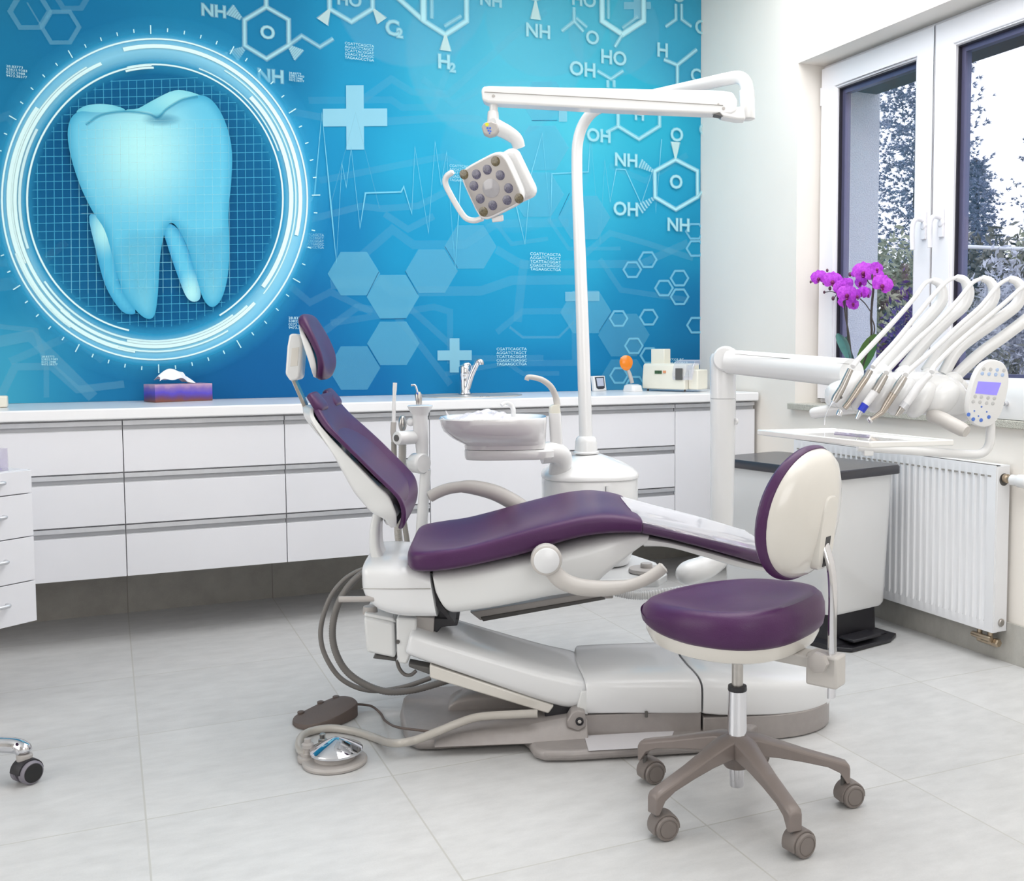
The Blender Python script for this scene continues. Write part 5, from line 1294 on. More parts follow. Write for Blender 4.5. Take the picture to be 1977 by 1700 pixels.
# recessed socket moulding for the bar
m = MB(); socket = []
for k, o in ((1, .045), (1, .060), (.93, .066), (.8, .067)):
    socket.append([bk_pt(.042*k*math.copysign(abs(cos(t))**.6, cos(t)), -.040+.088*k*math.copysign(abs(sin(t))**.6, sin(t)), o-.0*abs(sin(t)), .5) for t in (2*pi*i/36 for i in range(36))])
m.loft(socket); so = obj('bar_socket', m, 'cream', bs)
m = MB().prism([bk_pt(a, b, .0665, 0) for a, b in ((-.013, -.12), (.013, -.12), (.013, -.05), (-.013, -.05))], Sf.u*-.001); obj('socket_opening', m, 'black', so, smooth=0)
# ================================================================ BIN
ba = radians(11); bcx, bcy = 2.515, 3.375
Bf = Frame(bcx, bcy, ba)
bn = thing('pedal_bin', (bcx, bcy, 0), ba, 'long white pedal bin with charcoal lid and black foot between stool and radiator', 'bin')
def rrect(fr, hx, hy, z, r=.03, N=6, cx=0, cy=0):
    out = []
    for sx, sy, a0 in ((1, 1, 0), (-1, 1, pi/2), (-1, -1, pi), (1, -1, 3*pi/2)):
        for i in range(N+1):
            a = a0+pi/2*i/N; out.append(fr.w(cx+sx*(hx-r)+r*cos(a), cy+sy*(hy-r)+r*sin(a), z))
    return out
obj('body', MB().loft([rrect(Bf, x, y, z, .05) for x, y, z in ((.160, .285, .128), (.166, .292, .142), (.180, .310, .60), (.181, .312, .652))]), 'unit', bn)
obj('lid', MB().loft([rrect(Bf, x, y, z, .035) for x, y, z in ((.19, .325, .640), (.195, .33, .642), (.195, .33, .668), (.19, .325, .675))]), 'lid', bn)
fb = obj('foot', MB().loft([rrect(Bf, x, y, z, .03) for x, y, z in ((.17, .30, .003), (.17, .30, .02), (.145, .262, .03), (.14, .26, .135))]), 'black', bn)
obj('pedal', MB().box((-.10, -.345, .03), (.06, -.27, .042), Bf), 'black', bn, bevel=.004)
m = MB().prism([Bf.w(a, b, .003) for a, b in ((-.17, -.29), (-.12, -.355), (.10, -.355), (.18, -.32), (.18, -.25))], (0, 0, .014)); obj('foot_flange', m, 'black', fb, bevel=.003)
# ================================================================ RADIATOR
rd = thing('radiator', (2.85, 3.27, .11), 0, 'white ribbed panel radiator hanging under the window sill', 'radiator')
RX0, RX1, RY0, RY1, RZ0, RZ1 = 2.822, 2.886, 2.682, 3.862, .112, .708
m = MB(); prof = []
ny = 33; y_ = RY0+.03; pw = (RY1-RY0-.06)/ny
for i in range(ny):
    prof += [(0, y_), (0, y_+pw*.30), (.006, y_+pw*.42), (.006, y_+pw*.88), (0, y_+pw)]; y_ += pw
prof = [(0, RY0)]+prof+[(0, RY1)]
rings = []
for z, k in ((RZ0, 0), (RZ0+.035, 0), (RZ0+.048, 1), (RZ1-.048, 1), (RZ1-.035, 0), (RZ1, 0)):
    rings.append([(RX0+dx*k, y, z) for dx, y in prof]+[(RX0+.02, RY1, z), (RX0+.02, RY0, z)])
m.loft(rings); fp_ = obj('front_panel', m, 'rad', rd, smooth=30)
obj('side_cover', MB().box((RX0+.006, RY0-.002, RZ0+.002), (RX1, RY0+.001, RZ1-.002)), 'rad', rd, bevel=.0008)
obj('side_cover', MB().box((RX0+.006, RY1-.001, RZ0+.002), (RX1, RY1+.002, RZ1-.002)), 'rad', rd, bevel=.0008)
obj('back_panel', MB().box((RX1-.015, RY0+.002, RZ0+.003), (RX1, RY1-.002, RZ1-.003)), 'rad', rd, smooth=0)
obj('top_grille', MB().box((RX0+.004, RY0, RZ1-.003), (RX1, RY1, RZ1)), 'rad', rd, smooth=0)
m = MB()
for i in range(36):
    yy = RY0+.03+i*(RY1-RY0-.06)/35
    m.box((RX0-.0006, yy-.008, RZ1-.042), (RX0+.001, yy+.008, RZ1-.036))
obj('slot_row', m, 'grey', fp_, smooth=0)
xm = (RX0+RX1)/2+.004
obj('valve_hole', MB().lathe((xm, RY0-.002, RZ1-.05), (0, -1, 0), [(.022, 0), (.022, .001), (0, .001)], 20), 'dgrey', rd)
tv = thing('thermostatic_valve', (xm, RY0-.02, RZ1-.045), 0, 'white thermostatic valve head with brass collar on the radiator side', 'valve')
obj('collar', MB().lathe((xm, RY0-.0045, RZ1-.045), (0, -1, 0), [(.012, 0), (.016, .002), (.016, .014), (.012, .018), (.012, .03)], 18), 'brass', tv)
m = MB().lathe((xm, RY0-.034, RZ1-.047), (0, -1, 0), [(.014, 0), (.019, .004), (.020, .03), (.0235, .036), (.0245, .08), (.021, .088), (0, .09)], 24); obj('head', m, 'unit', tv)
obj('drain_plug', MB().lathe((xm, RY0-.0025, RZ0+.035), (0, -1, 0), [(.014, 0), (.0145, .003), (.011, .004), (.010, .006), (0, .006)], 20), 'steel', rd)
m = MB().cyl((xm-.02, RY0+.02, .083), (xm-.02, RY0+.11, .083), .0105, bev=.002).cyl((xm, RY0+.015, .066), (xm, RY0+.10, .066), .012, bev=.002)
for yy in (RY0+.035, RY0+.085): m.cyl((xm-.01, yy, .066), (xm-.01, yy, .107), .0095, bev=.002)
m.lathe((xm, RY0+.012, .07), (0, -1, 0), [(.016, -.012), (.016, .006), (.012, .01), (0, .01)], 6); bv = obj('bottom_valve', m, 'brass', rd)
m = MB().cyl((xm+.01, RY0+.03, .07), (XW-.0135, RY0+.03, .07), .008); obj('pipe', m, 'unit', bv)
# ================================================================ APPLIANCE ON THE SILL (behind the panel)
ap_ = thing('sill_device', (2.965, 2.72, .867), 0, 'white rounded device with two small metal knobs on the window sill behind the control panel', 'device')
m = MB().loft([[(2.96+x*.075*k, 2.70+y*.22*k2, z) for x, y in ((math.copysign(abs(cos(t))**.5, cos(t)), math.copysign(abs(sin(t))**.5, sin(t))) for t in (2*pi*i/40 for i in range(40)))] for k, k2, z in ((.97, .97, .868), (1, 1, .88), (1, 1, .945), (.94, .97, .985), (.7, .85, 1.005), (.3, .6, 1.012))]); dv2 = obj('casing', m, 'unit', ap_)
for yy in (2.70, 2.735):
    obj('knob', MB().cyl((2.886, yy, .925), (2.868, yy, .925), .009, bev=.002), 'chrome', dv2)
# ================================================================ ORCHID
OX = 2.955
def O(px, py, dx=0): return atX(px, py, OX+dx)
po = O(1652, 760); pot = thing('potted_orchid', (OX, po.y, .8665), 0, 'purple orchid in bloom with two tall stems standing on the window sill', 'plant')
obj('pot', MB().lathe((OX, po.y, .8665), (0, 0, 1), [(.035, 0), (.04, .004), (.052, .08), (.055, .083), (.055, .09), (.05, .09), (.046, .07), (0, .07)], 32), 'ceramic', pot)
stem = pmat('orchid_stem', rgb(58, 52, 48), .5, var=.2, scale=60); lf1 = pmat('orchid_leaf_bluegreen', rgb(84, 126, 120), .35, var=.15, scale=30, coat=.3); lf2 = pmat('orchid_leaf_green', rgb(70, 104, 34), .35, var=.12, scale=20, coat=.3)
def petal_mat():
    k = NT('orchid_petal'); f = k.noise(90, 4, .7)
    k.link(k.ramp(f, [(.3, rgb(150, 16, 184)), (.7, rgb(210, 84, 232))]), k.b.inputs['Base Color']); k.b.inputs['Roughness'].default_value = .5
    k.b.inputs['Emission Color'].default_value = rgb(176, 40, 205); k.b.inputs['Emission Strength'].default_value = .04  # weak emission lifts the petals, a glow blossoms do not have
    k.b.inputs['Subsurface Weight'].default_value = 0; return k.m
pet = petal_mat(); lip = pmat('orchid_lip', rgb(120, 10, 90), .45, var=.3, scale=120); bud = pmat('orchid_bud', rgb(98, 58, 78), .5, var=.2, scale=60)
for pts, r_ in (([(1648, 745), (1645, 700), (1640, 650), (1634, 615), (1630, 578)], .0036), ([(1650, 745), (1641, 690), (1637, 640), (1636, 600), (1633, 580)], .003),
                ([(1656, 745), (1682, 660), (1683, 620), (1685, 590), (1688, 555), (1685, 530)], .005), ([(1656, 745), (1688, 650), (1684, 615)], .003),
                ([(1683, 606), (1672, 590), (1662, 580)], .0024), ([(1688, 556), (1678, 548), (1676, 538)], .0024), ([(1686, 530), (1672, 524), (1655, 530), (1645, 534)], .0022),
                ([(1633, 580), (1615, 562), (1600, 545), (1585, 540), (1570, 547)], .003), ([(1622, 572), (1608, 566), (1594, 567)], .002), ([(1618, 570), (1612, 578), (1610, 580)], .002)):
    obj('stem', MB().tube(smooth_path([O(x, y, 0) for x, y in pts], 5), r_, 8), stem, pot)
def leaf(pts_l, pts_r, mat, dx):
    m = MB(); n = len(pts_l)
    for i in range(n):
        l, r_ = O(*pts_l[i], dx), O(*pts_r[i], dx); c = (l+r_)/2+Vector((.012, 0, 0)); m.v += [l, c, r_]
    for i in range(n-1):
        a = i*3; m.f += [[a, a+1, a+4, a+3], [a+1, a+2, a+5, a+4]]; m.m += [0, 0]
    o = obj('leaf', m, mat, pot, sub=1)
leaf([(1636, 700), (1621, 676), (1614, 656), (1614, 648)], [(1646, 705), (1643, 668), (1632, 652), (1617, 645)], lf1, -.01)
leaf([(1644, 712), (1632, 682), (1629, 660), (1634, 652)], [(1656, 712), (1644, 680), (1640, 660), (1636, 652)], lf1, .01)
leaf([(1650, 722), (1653, 692), (1666, 664), (1684, 648)], [(1668, 722), (1690, 690), (1696, 668), (1694, 649)], lf2, -.01)
random.seed(11)
def flower(px, py, s=1, yaw=0, roll=0, dx=0):
    c = O(px, py, -.012+dx); n = (EYE-c).normalized(); n = (n+R0*yaw).normalized(); x, y = basis(n, R0); 
    k = .0023*15.5*s; m = MB()
    def petal(ang, L, w_, lift):
        d = x*cos(ang)+y*sin(ang); sd = n.cross(d); rows = []
        for i in range(7):
            t = i/6; ww = w_*sin(pi*min(1, t*.92+.08))**.6*(1 if t < .99 else .35)
            rows.append([c+d*(L*t)+sd*(ww*u)+n*(lift+.25*L*t*t*(-.3)-.12*ww*u*u*1.5) for u in (-1, -.5, 0, .5, 1)])
        m.loft(rows, cap=False, loop=False)
    r0 = roll+pi/2
    for a, L, w_, l in ((r0, 1.05, .42, 0), (r0+2.25, 1.0, .36, 0), (r0-2.25, 1.0, .36, 0), (r0+1.25, 1.15, .72, .003), (r0-1.25, 1.15, .72, .003)): petal(a, k*L, k*w_, l)
    f = obj('blossom', m, pet, pot)
    l = MB().sphere(c+n*.006-y*(k*.18), k*.24, 10, (1, .8, 1)); l.sphere(c+n*.009-y*(k*.5), k*.16, 8, (1.1, .8, .8)); obj('blossom_lip', l, lip, f)
for a in ((1583, 539, 1.0, -.3, .2), (1609, 545, 1.15, .1, -.1, .01), (1625, 557, .9, 0, .6, .02), (1637, 571, 1.15, 0, 0, -.01), (1636, 553, .9, .4, .3, .03), (1655, 574, .8, .8, .4), (1648, 588, .8, .3, 2.6, .02), (1632, 585, .8, -.4, 2.9, .03), (1668, 568, .8, -1.2, 0), (1675, 570, .8, .9, 0, .01),
          (1669, 528, 1.2, 0, .05), (1690, 536, 1.1, .2, -.5, .02), (1705, 553, 1.15, .1, -.4), (1664, 548, .85, -1, .3, .02), (1694, 522, .8, .5, -.3, .03), (1653, 532, .5, -.5, .2)): flower(*a)
for x, y, s_ in ((1567, 547, .006), (1577, 548, .007), (1593, 567, .0065), (1604, 560, .0085), (1610, 579, .0088), (1643, 533, .009), (1599, 525, .007), (1592, 550, .007)):
    obj('bud', MB().sphere(O(x, y), s_, 12, (.85, .85, 1.15)), bud, pot)
# ================================================================ THINGS ON THE WORKTOP
def CT(px, py): return atZ(px, py, ZT+.0006)
a = CT(300, 771); b = CT(411, 767.5); tw_ = (b-a).length; an = atan2(b.y-a.y, b.x-a.x); Tf = Frame(a.x, a.y, an)
tb = thing('tissue_box', Tf.w(tw_/2, .06, ZT+.0006), an, 'purple and blue patterned tissue box with a white tissue pulled out', 'tissue box')
def boxprint():
    k = NT('tissue_box_print'); tc = k.node('ShaderNodeTexCoord'); sp = k.node('ShaderNodeSeparateXYZ'); k.link(tc.outputs['Object'], sp.inputs[0])
    n_ = k.noise(14, 4, .6); mu = k.node('ShaderNodeMath', operation='MULTIPLY_ADD'); mu.inputs[1].default_value = .5; 
    sc_ = k.node('ShaderNodeMath', operation='MULTIPLY_ADD'); sc_.inputs[1].default_value = 13.3; sc_.inputs[2].default_value = -.25; k.link(sp.outputs[2], sc_.inputs[0]); k.link(n_, mu.inputs[0]); k.link(sc_.outputs[0], mu.inputs[2])
    k.link(k.ramp(mu.outputs[0], [(.05, rgb(120, 70, 60)), (.25, rgb(96, 62, 120)), (.5, rgb(84, 70, 190)), (.75, rgb(130, 104, 176)), (1, rgb(196, 160, 180))]), k.b.inputs['Base Color']); k.b.inputs['Roughness'].default_value = .35
    return k.m
hh = .0735
obj('box', MB().box((0, 0, ZT+.0006), (tw_, .12, ZT+hh), Tf), boxprint(), tb, bevel=.0015)
m = MB(); random.seed(5)
def tis(u, v):
    x = tw_*(.14+.62*u+.03*sin(v*6)); 
    t = v; ht = (.062*sin(pi*min(1, .12+.9*u))**.6)*(1-abs(t-.5)*1.3)+.005*sin(u*13+t*7)
    if u > .75: ht *= .75
    return Tf.w(x, .035+.05*t+.008*sin(u*9), ZT+hh+max(-.001, ht))
m.grid(tis, 30, 14); obj('tissue', m, pmat('white_tissue', rgb(240, 240, 244), .9), tb, smooth=60, sub=1)
# small white item at the left edge
sp0 = CT(2, 779); it = thing('white_dispenser', sp0+Vector((-.03, .02, 0)), 0, 'small off-white block standing on the worktop at the left edge', 'dispenser')
obj('body', MB().box((sp0.x-.07, sp0.y, ZT+.0006), (sp0.x+.022, sp0.y+.05, ZT+.045)), 'soap', it, bevel=.006)
# small monitor
a = CT(1149, 755); b = CT(1172, 754); an = atan2(b.y-a.y, b.x-a.x); w_ = (b-a).length; Mf = Frame(a.x, a.y, an)
mo_ = thing('small_monitor', Mf.w(w_/2, .01, ZT+.0006), an, 'small white apex measuring device with dark framed grey display on the worktop', 'device')
h_ = .077; lean = .012
bd = obj('casing', MB().prism([Mf.w(0, 0, ZT+.0006), Mf.w(w_, 0, ZT+.0006), Mf.w(w_-.001, lean, ZT+h_), Mf.w(.001, lean, ZT+h_)], Mf.v*.02), 'unit', mo_, bevel=.003)
bz = obj('bezel', MB().prism([Mf.w(w_*x, lean*z-.0012, ZT+h_*z) for x, z in ((.16, .2), (.3, .13), (.7, .13), (.84, .2), (.88, .92), (.12, .92))], Mf.v*.001), 'screen', bd, smooth=0)
obj('display', MB().prism([Mf.w(w_*x, lean*z-.0026, ZT+h_*z) for x, z in ((.25, .32), (.77, .32), (.79, .86), (.22, .86))], Mf.v*.001), 'screen_l', bz, smooth=0)
# curing light in its cradle
a = CT(1192, 755); b = CT(1233, 757); c_ = (a+b)/2; an = atan2(b.y-a.y, b.x-a.x); Kf = Frame(c_.x, c_.y, an)
cr = thing('charging_cradle', Kf.w(0, .03, ZT+.0006), an, 'white rounded charging cradle holding the orange-shielded curing light', 'charger')
obj('cradle', MB().loft([rrect(Kf, x, y, z, .02, cy=.035) for x, y, z in ((.044, .036, ZT+.0006), (.045, .037, ZT+.004), (.040, .032, ZT+.03), (.028, .024, ZT+.036))]), 'unit', cr)
kl = thing('curing_light', Kf.w(0, .035, ZT+.037), an, 'grey curing light wand with round orange eye shield', 'curing light')
kp0 = (P(1, 1, 0)); dk = (Kf.w(0, .035, ZT+.04)-EYE).dot(FW)
pts = [D(1221, 740, dk), D(1216, 722, dk), D(1209, 706, dk), D(1205, 697, dk), D(1199, 690, dk)]
obj('wand', MB().tube(smooth_path(pts, 5), [.010]*6+[.0095]*6+[.007]*6+[.004]*3, 14), 'taupe_l', kl)
cs_ = D(1210, 699, dk-.015); m = MB(); nrm = (-FW+R0*.25).normalized(); x_, y_ = basis(nrm, R0)
rings = [[cs_+x_*(rx*cos(t))+y_*(ry*sin(t)*(1 if sin(t) > 0 else 1.25))+nrm*o for t in (2*pi*i/32 for i in range(32))] for rx, ry, o in ((.0005, .0005, .005), (.022, .022, .004), (.034, .034, -.002), (.034, .034, -.0035), (.0005, .0005, .003))]
obj('shield', m.loft(rings), 'orange', kl)
# capsule mixer
a = CT(1241, 755); b = CT(1323, 758); an = atan2(b.y-a.y, b.x-a.x); Xf = Frame(a.x, a.y, an); w_ = (b-a).length
mxr = thing('capsule_mixer', Xf.w(w_/2, .06, ZT+.0006), an, 'white capsule mixing machine with green display and clear hinged cover in the worktop corner', 'mixer')
sx_ = w_/82.
def X_(px): return (px-1241)*sx_
def Z_(py): return ZT+.003+(756-py)*sx_
prof = [(0, Z_(753)), (0, Z_(735)), (.008, Z_(716)), (.018, Z_(713)), (.13, Z_(713)), (.13, Z_(753))]
bdy = obj('housing', MB().prism([Xf.w(X_(1240), y, z) for y, z in prof], Xf.u*(X_(1322)-X_(1240))), 'soap', mxr, bevel=.005)
obj('rear_hopper', MB().box((X_(1247), .045, Z_(715)), (X_(1273), .1, Z_(690)), Xf), 'soap', mxr, bevel=.003)
obj('side_wing', MB().box((X_(1322), .03, Z_(753)), (X_(1340), .12, Z_(722)), Xf), 'soap', mxr, bevel=.006)
obj('cover', MB().prism([Xf.w(X_(1300), y, z) for y, z in ((-.004, Z_(738)), (-.006, Z_(728)), (.004, Z_(717)), (.02, Z_(709)), (.07, Z_(707)), (.07, Z_(714)), (.02, Z_(716)))], Xf.u*(X_(1337)-X_(1300))), 'acryl', mxr, bevel=.002)
obj('window', MB().box((X_(1306), -.0065, Z_(738)), (X_(1319), -.004, Z_(720)), Xf), 'dgrey', bdy, smooth=0)
for x0, x1 in ((1265, 1273), (1274, 1278)): obj('display', MB().box((X_(x0), -.0012, Z_(729)), (X_(x1), .003, Z_(724)), Xf), 'green_d', bdy, smooth=0)
obj('start_key', MB().box((X_(1281), -.001, Z_(728)), (X_(1286), .003, Z_(724)), Xf), pmat('orange_key', rgb(220, 150, 110), .5), bdy, smooth=0)
for x in (1247, 1318): obj('foot', MB().cyl(Xf.w(X_(x), .02, ZT+.0008), Xf.w(X_(x), .02, Z_(752)), .005), 'dgrey', bdy)
# ================================================================ SMALL DRAWER UNIT AT LEFT EDGE
de = 3.30; e_ = (R0*.583+Vector((FW.x, FW.y, 0)).normalized()); e_.z = 0; e_.normalize()
c0 = atD(66, 1100, de); Lf = Frame(c0.x, c0.y, atan2(e_.y, e_.x))   # u runs to the right edge, v away from the camera
dz = lambda y: atD(61, y, de).z
ct_ = thing('drawer_cart', Lf.w(-.22, .22, 0), Lf.ang, 'white pedestal unit with four drawers and small grey handles cut by the left edge', 'drawer unit')
zz = [dz(y) for y in (897, 942, 1025.6, 1111.5, 1192)]
obj('carcass', MB().box((-.45, .019, zz[4]), (0, .42, zz[0]), Lf), 'cab', ct_, bevel=.001)
for i in range(4):
    d_ = obj('drawer', MB().box((-.449, 0, zz[i+1]+.0015), (0, .018, zz[i]-.0015), Lf), 'cab', ct_, bevel=.0012)
    zc = (zz[i]+zz[i+1])/2+.006
    h_ = MB().tube(smooth_path([Lf.w(-0.255, 0, zc), Lf.w(-0.250, -.022, zc), Lf.w(-0.225, -.026, zc), Lf.w(-0.125, -.026, zc), Lf.w(-0.100, -.022, zc), Lf.w(-0.095, 0, zc)], 5), .006, 10); obj('handle', h_, 'alu', d_)
obj('pedestal', MB().cyl(Lf.w(-.3, .25, .04), Lf.w(-.3, .25, zz[4]), .03), 'chrome', ct_); obj('foot_plate', MB().cyl(Lf.w(-.3, .25, .003), Lf.w(-.3, .25, .04), .14, bev=.01), 'chrome', ct_)
ab = thing('acrylic_tray', Lf.w(-.2, .05, zz[0]), Lf.ang, 'clear acrylic tray with violet paper on top of the left drawer unit', 'tray')
m = MB(); zt_ = zz[0]+.0008
m.box((-.40, .03, zt_), (-.055, .033, zt_+.07), Lf).box((-.058, .033, zt_), (-.055, .30, zt_+.07), Lf).box((-.40, .30, zt_), (-.055, .303, zt_+.07), Lf).box((-.40, .033, zt_), (-.397, .30, zt_+.07), Lf).box((-.40, .03, zt_), (-.055, .303, zt_+.003), Lf)
obj('tray', m, 'acryl', ab, smooth=0)
obj('paper', MB().box((-.39, .04, zt_+.0035), (-.07, .29, zt_+.008), Lf), pmat('violet_paper', rgb(176, 158, 214), .7), ab, smooth=0)
# ================================================================ SECOND STOOL (only one leg and castor in view)
g = atZ(45, 1503, 0); st2 = thing('chrome_stool', (g.x-.35, g.y+.05, 0), 0, 'chrome stool leg with black twin castor entering at the lower left edge', 'stool')
gd = (g-EYE).dot(FW)
pts = [Vector((g.x-.36, g.y+.06, .135)), Vector((g.x-.2, g.y+.03, .125)), D(10, 1430, gd), D(40, 1438, gd), D(47, 1447, gd)]
obj('leg', MB().tube(smooth_path(pts, 6), [.020]*20+[.018, .017, .015, .012, .008], 20), 'chrome', st2)
obj('leg_cap', MB().cyl(D(42, 1462, gd), D(43, 1447, gd), .018, .02, bev=.003), 'taupe_l', st2)
obj('hub', MB().cyl(Vector((g.x-.36, g.y+.06, .10)), Vector((g.x-.36, g.y+.06, .42)), .03), 'chrome', st2)
for a_ in (.9, 2.2, 3.5, 4.8): 
    d_ = Vector((cos(a_), sin(a_), 0)); obj('leg', MB().tube([Vector((g.x-.36, g.y+.06, .135)), Vector((g.x-.36, g.y+.06, .12))+d_*.2, Vector((g.x-.36, g.y+.06, .09))+d_*.32], .018, 14), 'chrome', st2)
    obj('caster_wheel', MB().cyl(Vector((g.x-.36, g.y+.06, .0265))+d_*.32-d_.cross(Vector((0, 0, 1)))*.02, Vector((g.x-.36, g.y+.06, .0265))+d_*.32+d_.cross(Vector((0, 0, 1)))*.02, .026, bev=.003), 'rubber', st2)
obj('seat', MB().cyl(Vector((g.x-.36, g.y+.06, .42)), Vector((g.x-.36, g.y+.06, .50)), .18, bev=.02), 'purple', st2)
wc = D(47, 1478, gd); wa = (R0*.85-FW*.5); wa.z = 0; wa.normalize()
wc.z = .031
k = MB()
for sg in (-1, 1): k.mat(0).lathe(wc+wa*(.009*sg), wa*sg, [(.027, 0), (.0305, .003), (.0305, .016), (.026, .021)], 28); k.mat(1).lathe(wc+wa*(.009*sg), wa*sg, [(.025, .0208), (.024, .0222), (0, .0225)], 28)
wh = obj('caster_wheels', k, [pmat('grey_tyre', rgb(128, 124, 134), .5), 'rubber'], st2)
hood = []
for i in range(13):
    t = .1+pi*.95*i/12; cd = Vector((-wa.y, wa.x, 0)); hood.append([wc+cd*(cos(t)*q_)+Vector((0, 0, sin(t)*q_))+wa*w_ for q_, w_ in ((.026, -.02), (.034, -.02), (.035, -.01), (.035, .01), (.034, .02), (.026, .02))])
obj('caster_hood', MB().loft(hood), 'black', st2)
# ================================================================ FOOT CONTROLS
zf_ = lambda x: .012+max(0, min(1, (x-562)/124))*.028
outl = [(561, 1383), (566, 1376), (590, 1364), (615, 1352), (640, 1342), (660, 1339), (677, 1342), (686, 1349), (684, 1357), (668, 1368), (645, 1380), (618, 1390), (595, 1395), (572, 1394), (562, 1389)]
o2 = [(p_.x, p_.y) for p_ in smooth_path([(x, y, 0) for x, y in outl], 4, True)]
top = [atZ(x, y, zf_(x)) for x, y in o2]; cc = sum(top, Vector())/len(top)
def shr(q, k, dz): return [Vector((cc.x+(p_.x-cc.x)*k, cc.y+(p_.y-cc.y)*k, p_.z+dz)) for p_ in q]
bot = [Vector((p_.x, p_.y, .002)) for p_ in top]
fc2 = thing('foot_control', (cc.x, cc.y, .002), 0, 'brown wedge-shaped foot control with round buttons and thin cord on the floor', 'foot control')
obj('housing', MB().loft([shr(bot, .97, 0), bot, shr(top, 1, -.004), shr(top, .97, 0), shr(top, .8, .0015)]), 'brown', fc2)
for x, y in ((577, 1371), (615, 1352), (645, 1342)): 
    q_ = atZ(x, y, zf_(x)+.002); obj('button', MB().lathe(q_-Vector((0, 0, .004)), (0, 0, 1), [(.010, 0), (.0105, .007), (.007, .009)], 18), 'brown', fc2)
p = smooth_path([atZ(683, 1356, .03), atZ(700, 1357, .02), atZ(716, 1361, .012), atZ(731, 1374, .005), atZ(738, 1386, .008), atZ(748, 1394, .028), atZ(758, 1399, .050), atZ(775, 1403, .054), atZ(800, 1406, .054), atZ(822, 1409, .054), atZ(840, 1409, .054)], 6)
obj('cord', MB().tube(p, .0036, 10), 'brown', fc2)
pcx = atZ(645, 1468, 0); pl_ = thing('foot_pedal', (pcx.x, pcx.y, 0), 0, 'round chrome foot pedal on a grey base with thick hose', 'foot pedal')
obj('base', MB().lathe((pcx.x-.004, pcx.y, .002), (0, 0, 1), [(.086, 0), (.087, .006), (.082, .012), (.055, .013), (.052, .025), (.04, .026)], 48), 'taupe_l', pl_)
obj('disc', MB().lathe((pcx.x, pcx.y, .026), (0, 0, 1), [(.060, 0), (.0705, .006), (.0715, .012), (.069, .0155), (.03, .034), (.008, .044), (0, .045)], 64), 'chrome', pl_)
q_ = atZ(590, 1466, 0)
obj('side_lobe', MB().cyl((q_.x+.002, q_.y, .002), (q_.x+.002, q_.y, .018), .03, bev=.004), 'taupe_l', pl_)
obj('hose_fitting', MB().lathe((q_.x, q_.y, .014), (0, 0, 1), [(.019, 0), (.019, .012), (.014, .014), (.014, .024), (.016, .026), (.016, .036), (.009, .040), (.009, .05)], 24), 'taupe_l', pl_)
q_ = atZ(619, 1444, 0); obj('release_knob', MB().lathe((q_.x, q_.y, .012), (0, 0, 1), [(.013, 0), (.012, .02), (.008, .022), (.008, .03), (.009, .034), (.004, .038)], 20), 'steel', pl_)
hz = [atZ(588, 1448, .03), atZ(577, 1445, .02), atZ(573, 1432, .014), atZ(579, 1417, .0125), atZ(598, 1407, .0125), atZ(635, 1402, .0125), atZ(680, 1408, .0125), atZ(720, 1421, .0125), atZ(745, 1430, .03)]
hz += [atZ(770, 1431, .050), atZ(800, 1425, .052), atZ(840, 1410, .07), atZ(880, 1394, .085), atZ(920, 1382, .10), atZ(980, 1378, .108), atZ(1034, 1376, .112)]
obj('hose', MB().tube(smooth_path(hz, 7), .0115, 14), 'hose_l', pl_)
va = .2
A_ = [(712, 1094), (690, 1099), (660, 1118), (634, 1152), (618, 1200), (618, 1240), (632, 1276), (655, 1306), (690, 1325), (730, 1330), (780, 1322), (828, 1306)]
B_ = [(712, 1100), (694, 1106), (668, 1132), (648, 1168), (639, 1212), (644, 1252), (664, 1290), (700, 1317), (745, 1332), (795, 1329), (845, 1316), (880, 1305)]
obj('loop_hose', MB().tube(smooth_path([Cf.pt(x, y, va+.02) for x, y in A_], 8), .0078, 12), 'hose', chair)
obj('loop_hose', MB().tube(smooth_path([Cf.pt(x, y, va-.01) for x, y in B_], 18), .0102, 12, corr=.1), 'hose', chair)
obj('loop_hose', MB().tube(smooth_path([Cf.pt(x, y, 0) for x, y in ((763, 1272), (768, 1288), (778, 1299), (790, 1300), (800, 1292))], 6), .0055, 10), 'hose', chair)
# ================================================================ OUTSIDE THE WINDOW
struct('ground', MB().box((3.4, -6, -.7), (60, 60, -.6)), pmat('garden_ground', rgb(110, 112, 88), .95, var=.3, scale=2), smooth=0)
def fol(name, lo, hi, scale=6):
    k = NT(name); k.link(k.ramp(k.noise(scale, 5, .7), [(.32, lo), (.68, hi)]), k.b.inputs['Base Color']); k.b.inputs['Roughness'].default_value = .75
    k.b.inputs['Emission Color'].default_value = hi; k.b.inputs['Emission Strength'].default_value = .03  # faint self-glow lightens the leaves, which are no light source
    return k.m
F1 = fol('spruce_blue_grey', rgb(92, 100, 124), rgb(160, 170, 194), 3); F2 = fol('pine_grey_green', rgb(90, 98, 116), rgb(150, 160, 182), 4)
F3 = fol('hedge_olive', rgb(98, 104, 84), rgb(180, 182, 156), 5); F4 = fol('hedge_purple', rgb(52, 36, 84), rgb(110, 80, 150), 6); F5 = fol('hedge_reflection_haze', rgb(150, 152, 160), rgb(224, 226, 236), 5); F6 = fol('hedge_dark', rgb(70, 76, 70), rgb(146, 142, 130), 6)
bark = pmat('bark', rgb(80, 70, 66), .9, var=.2)
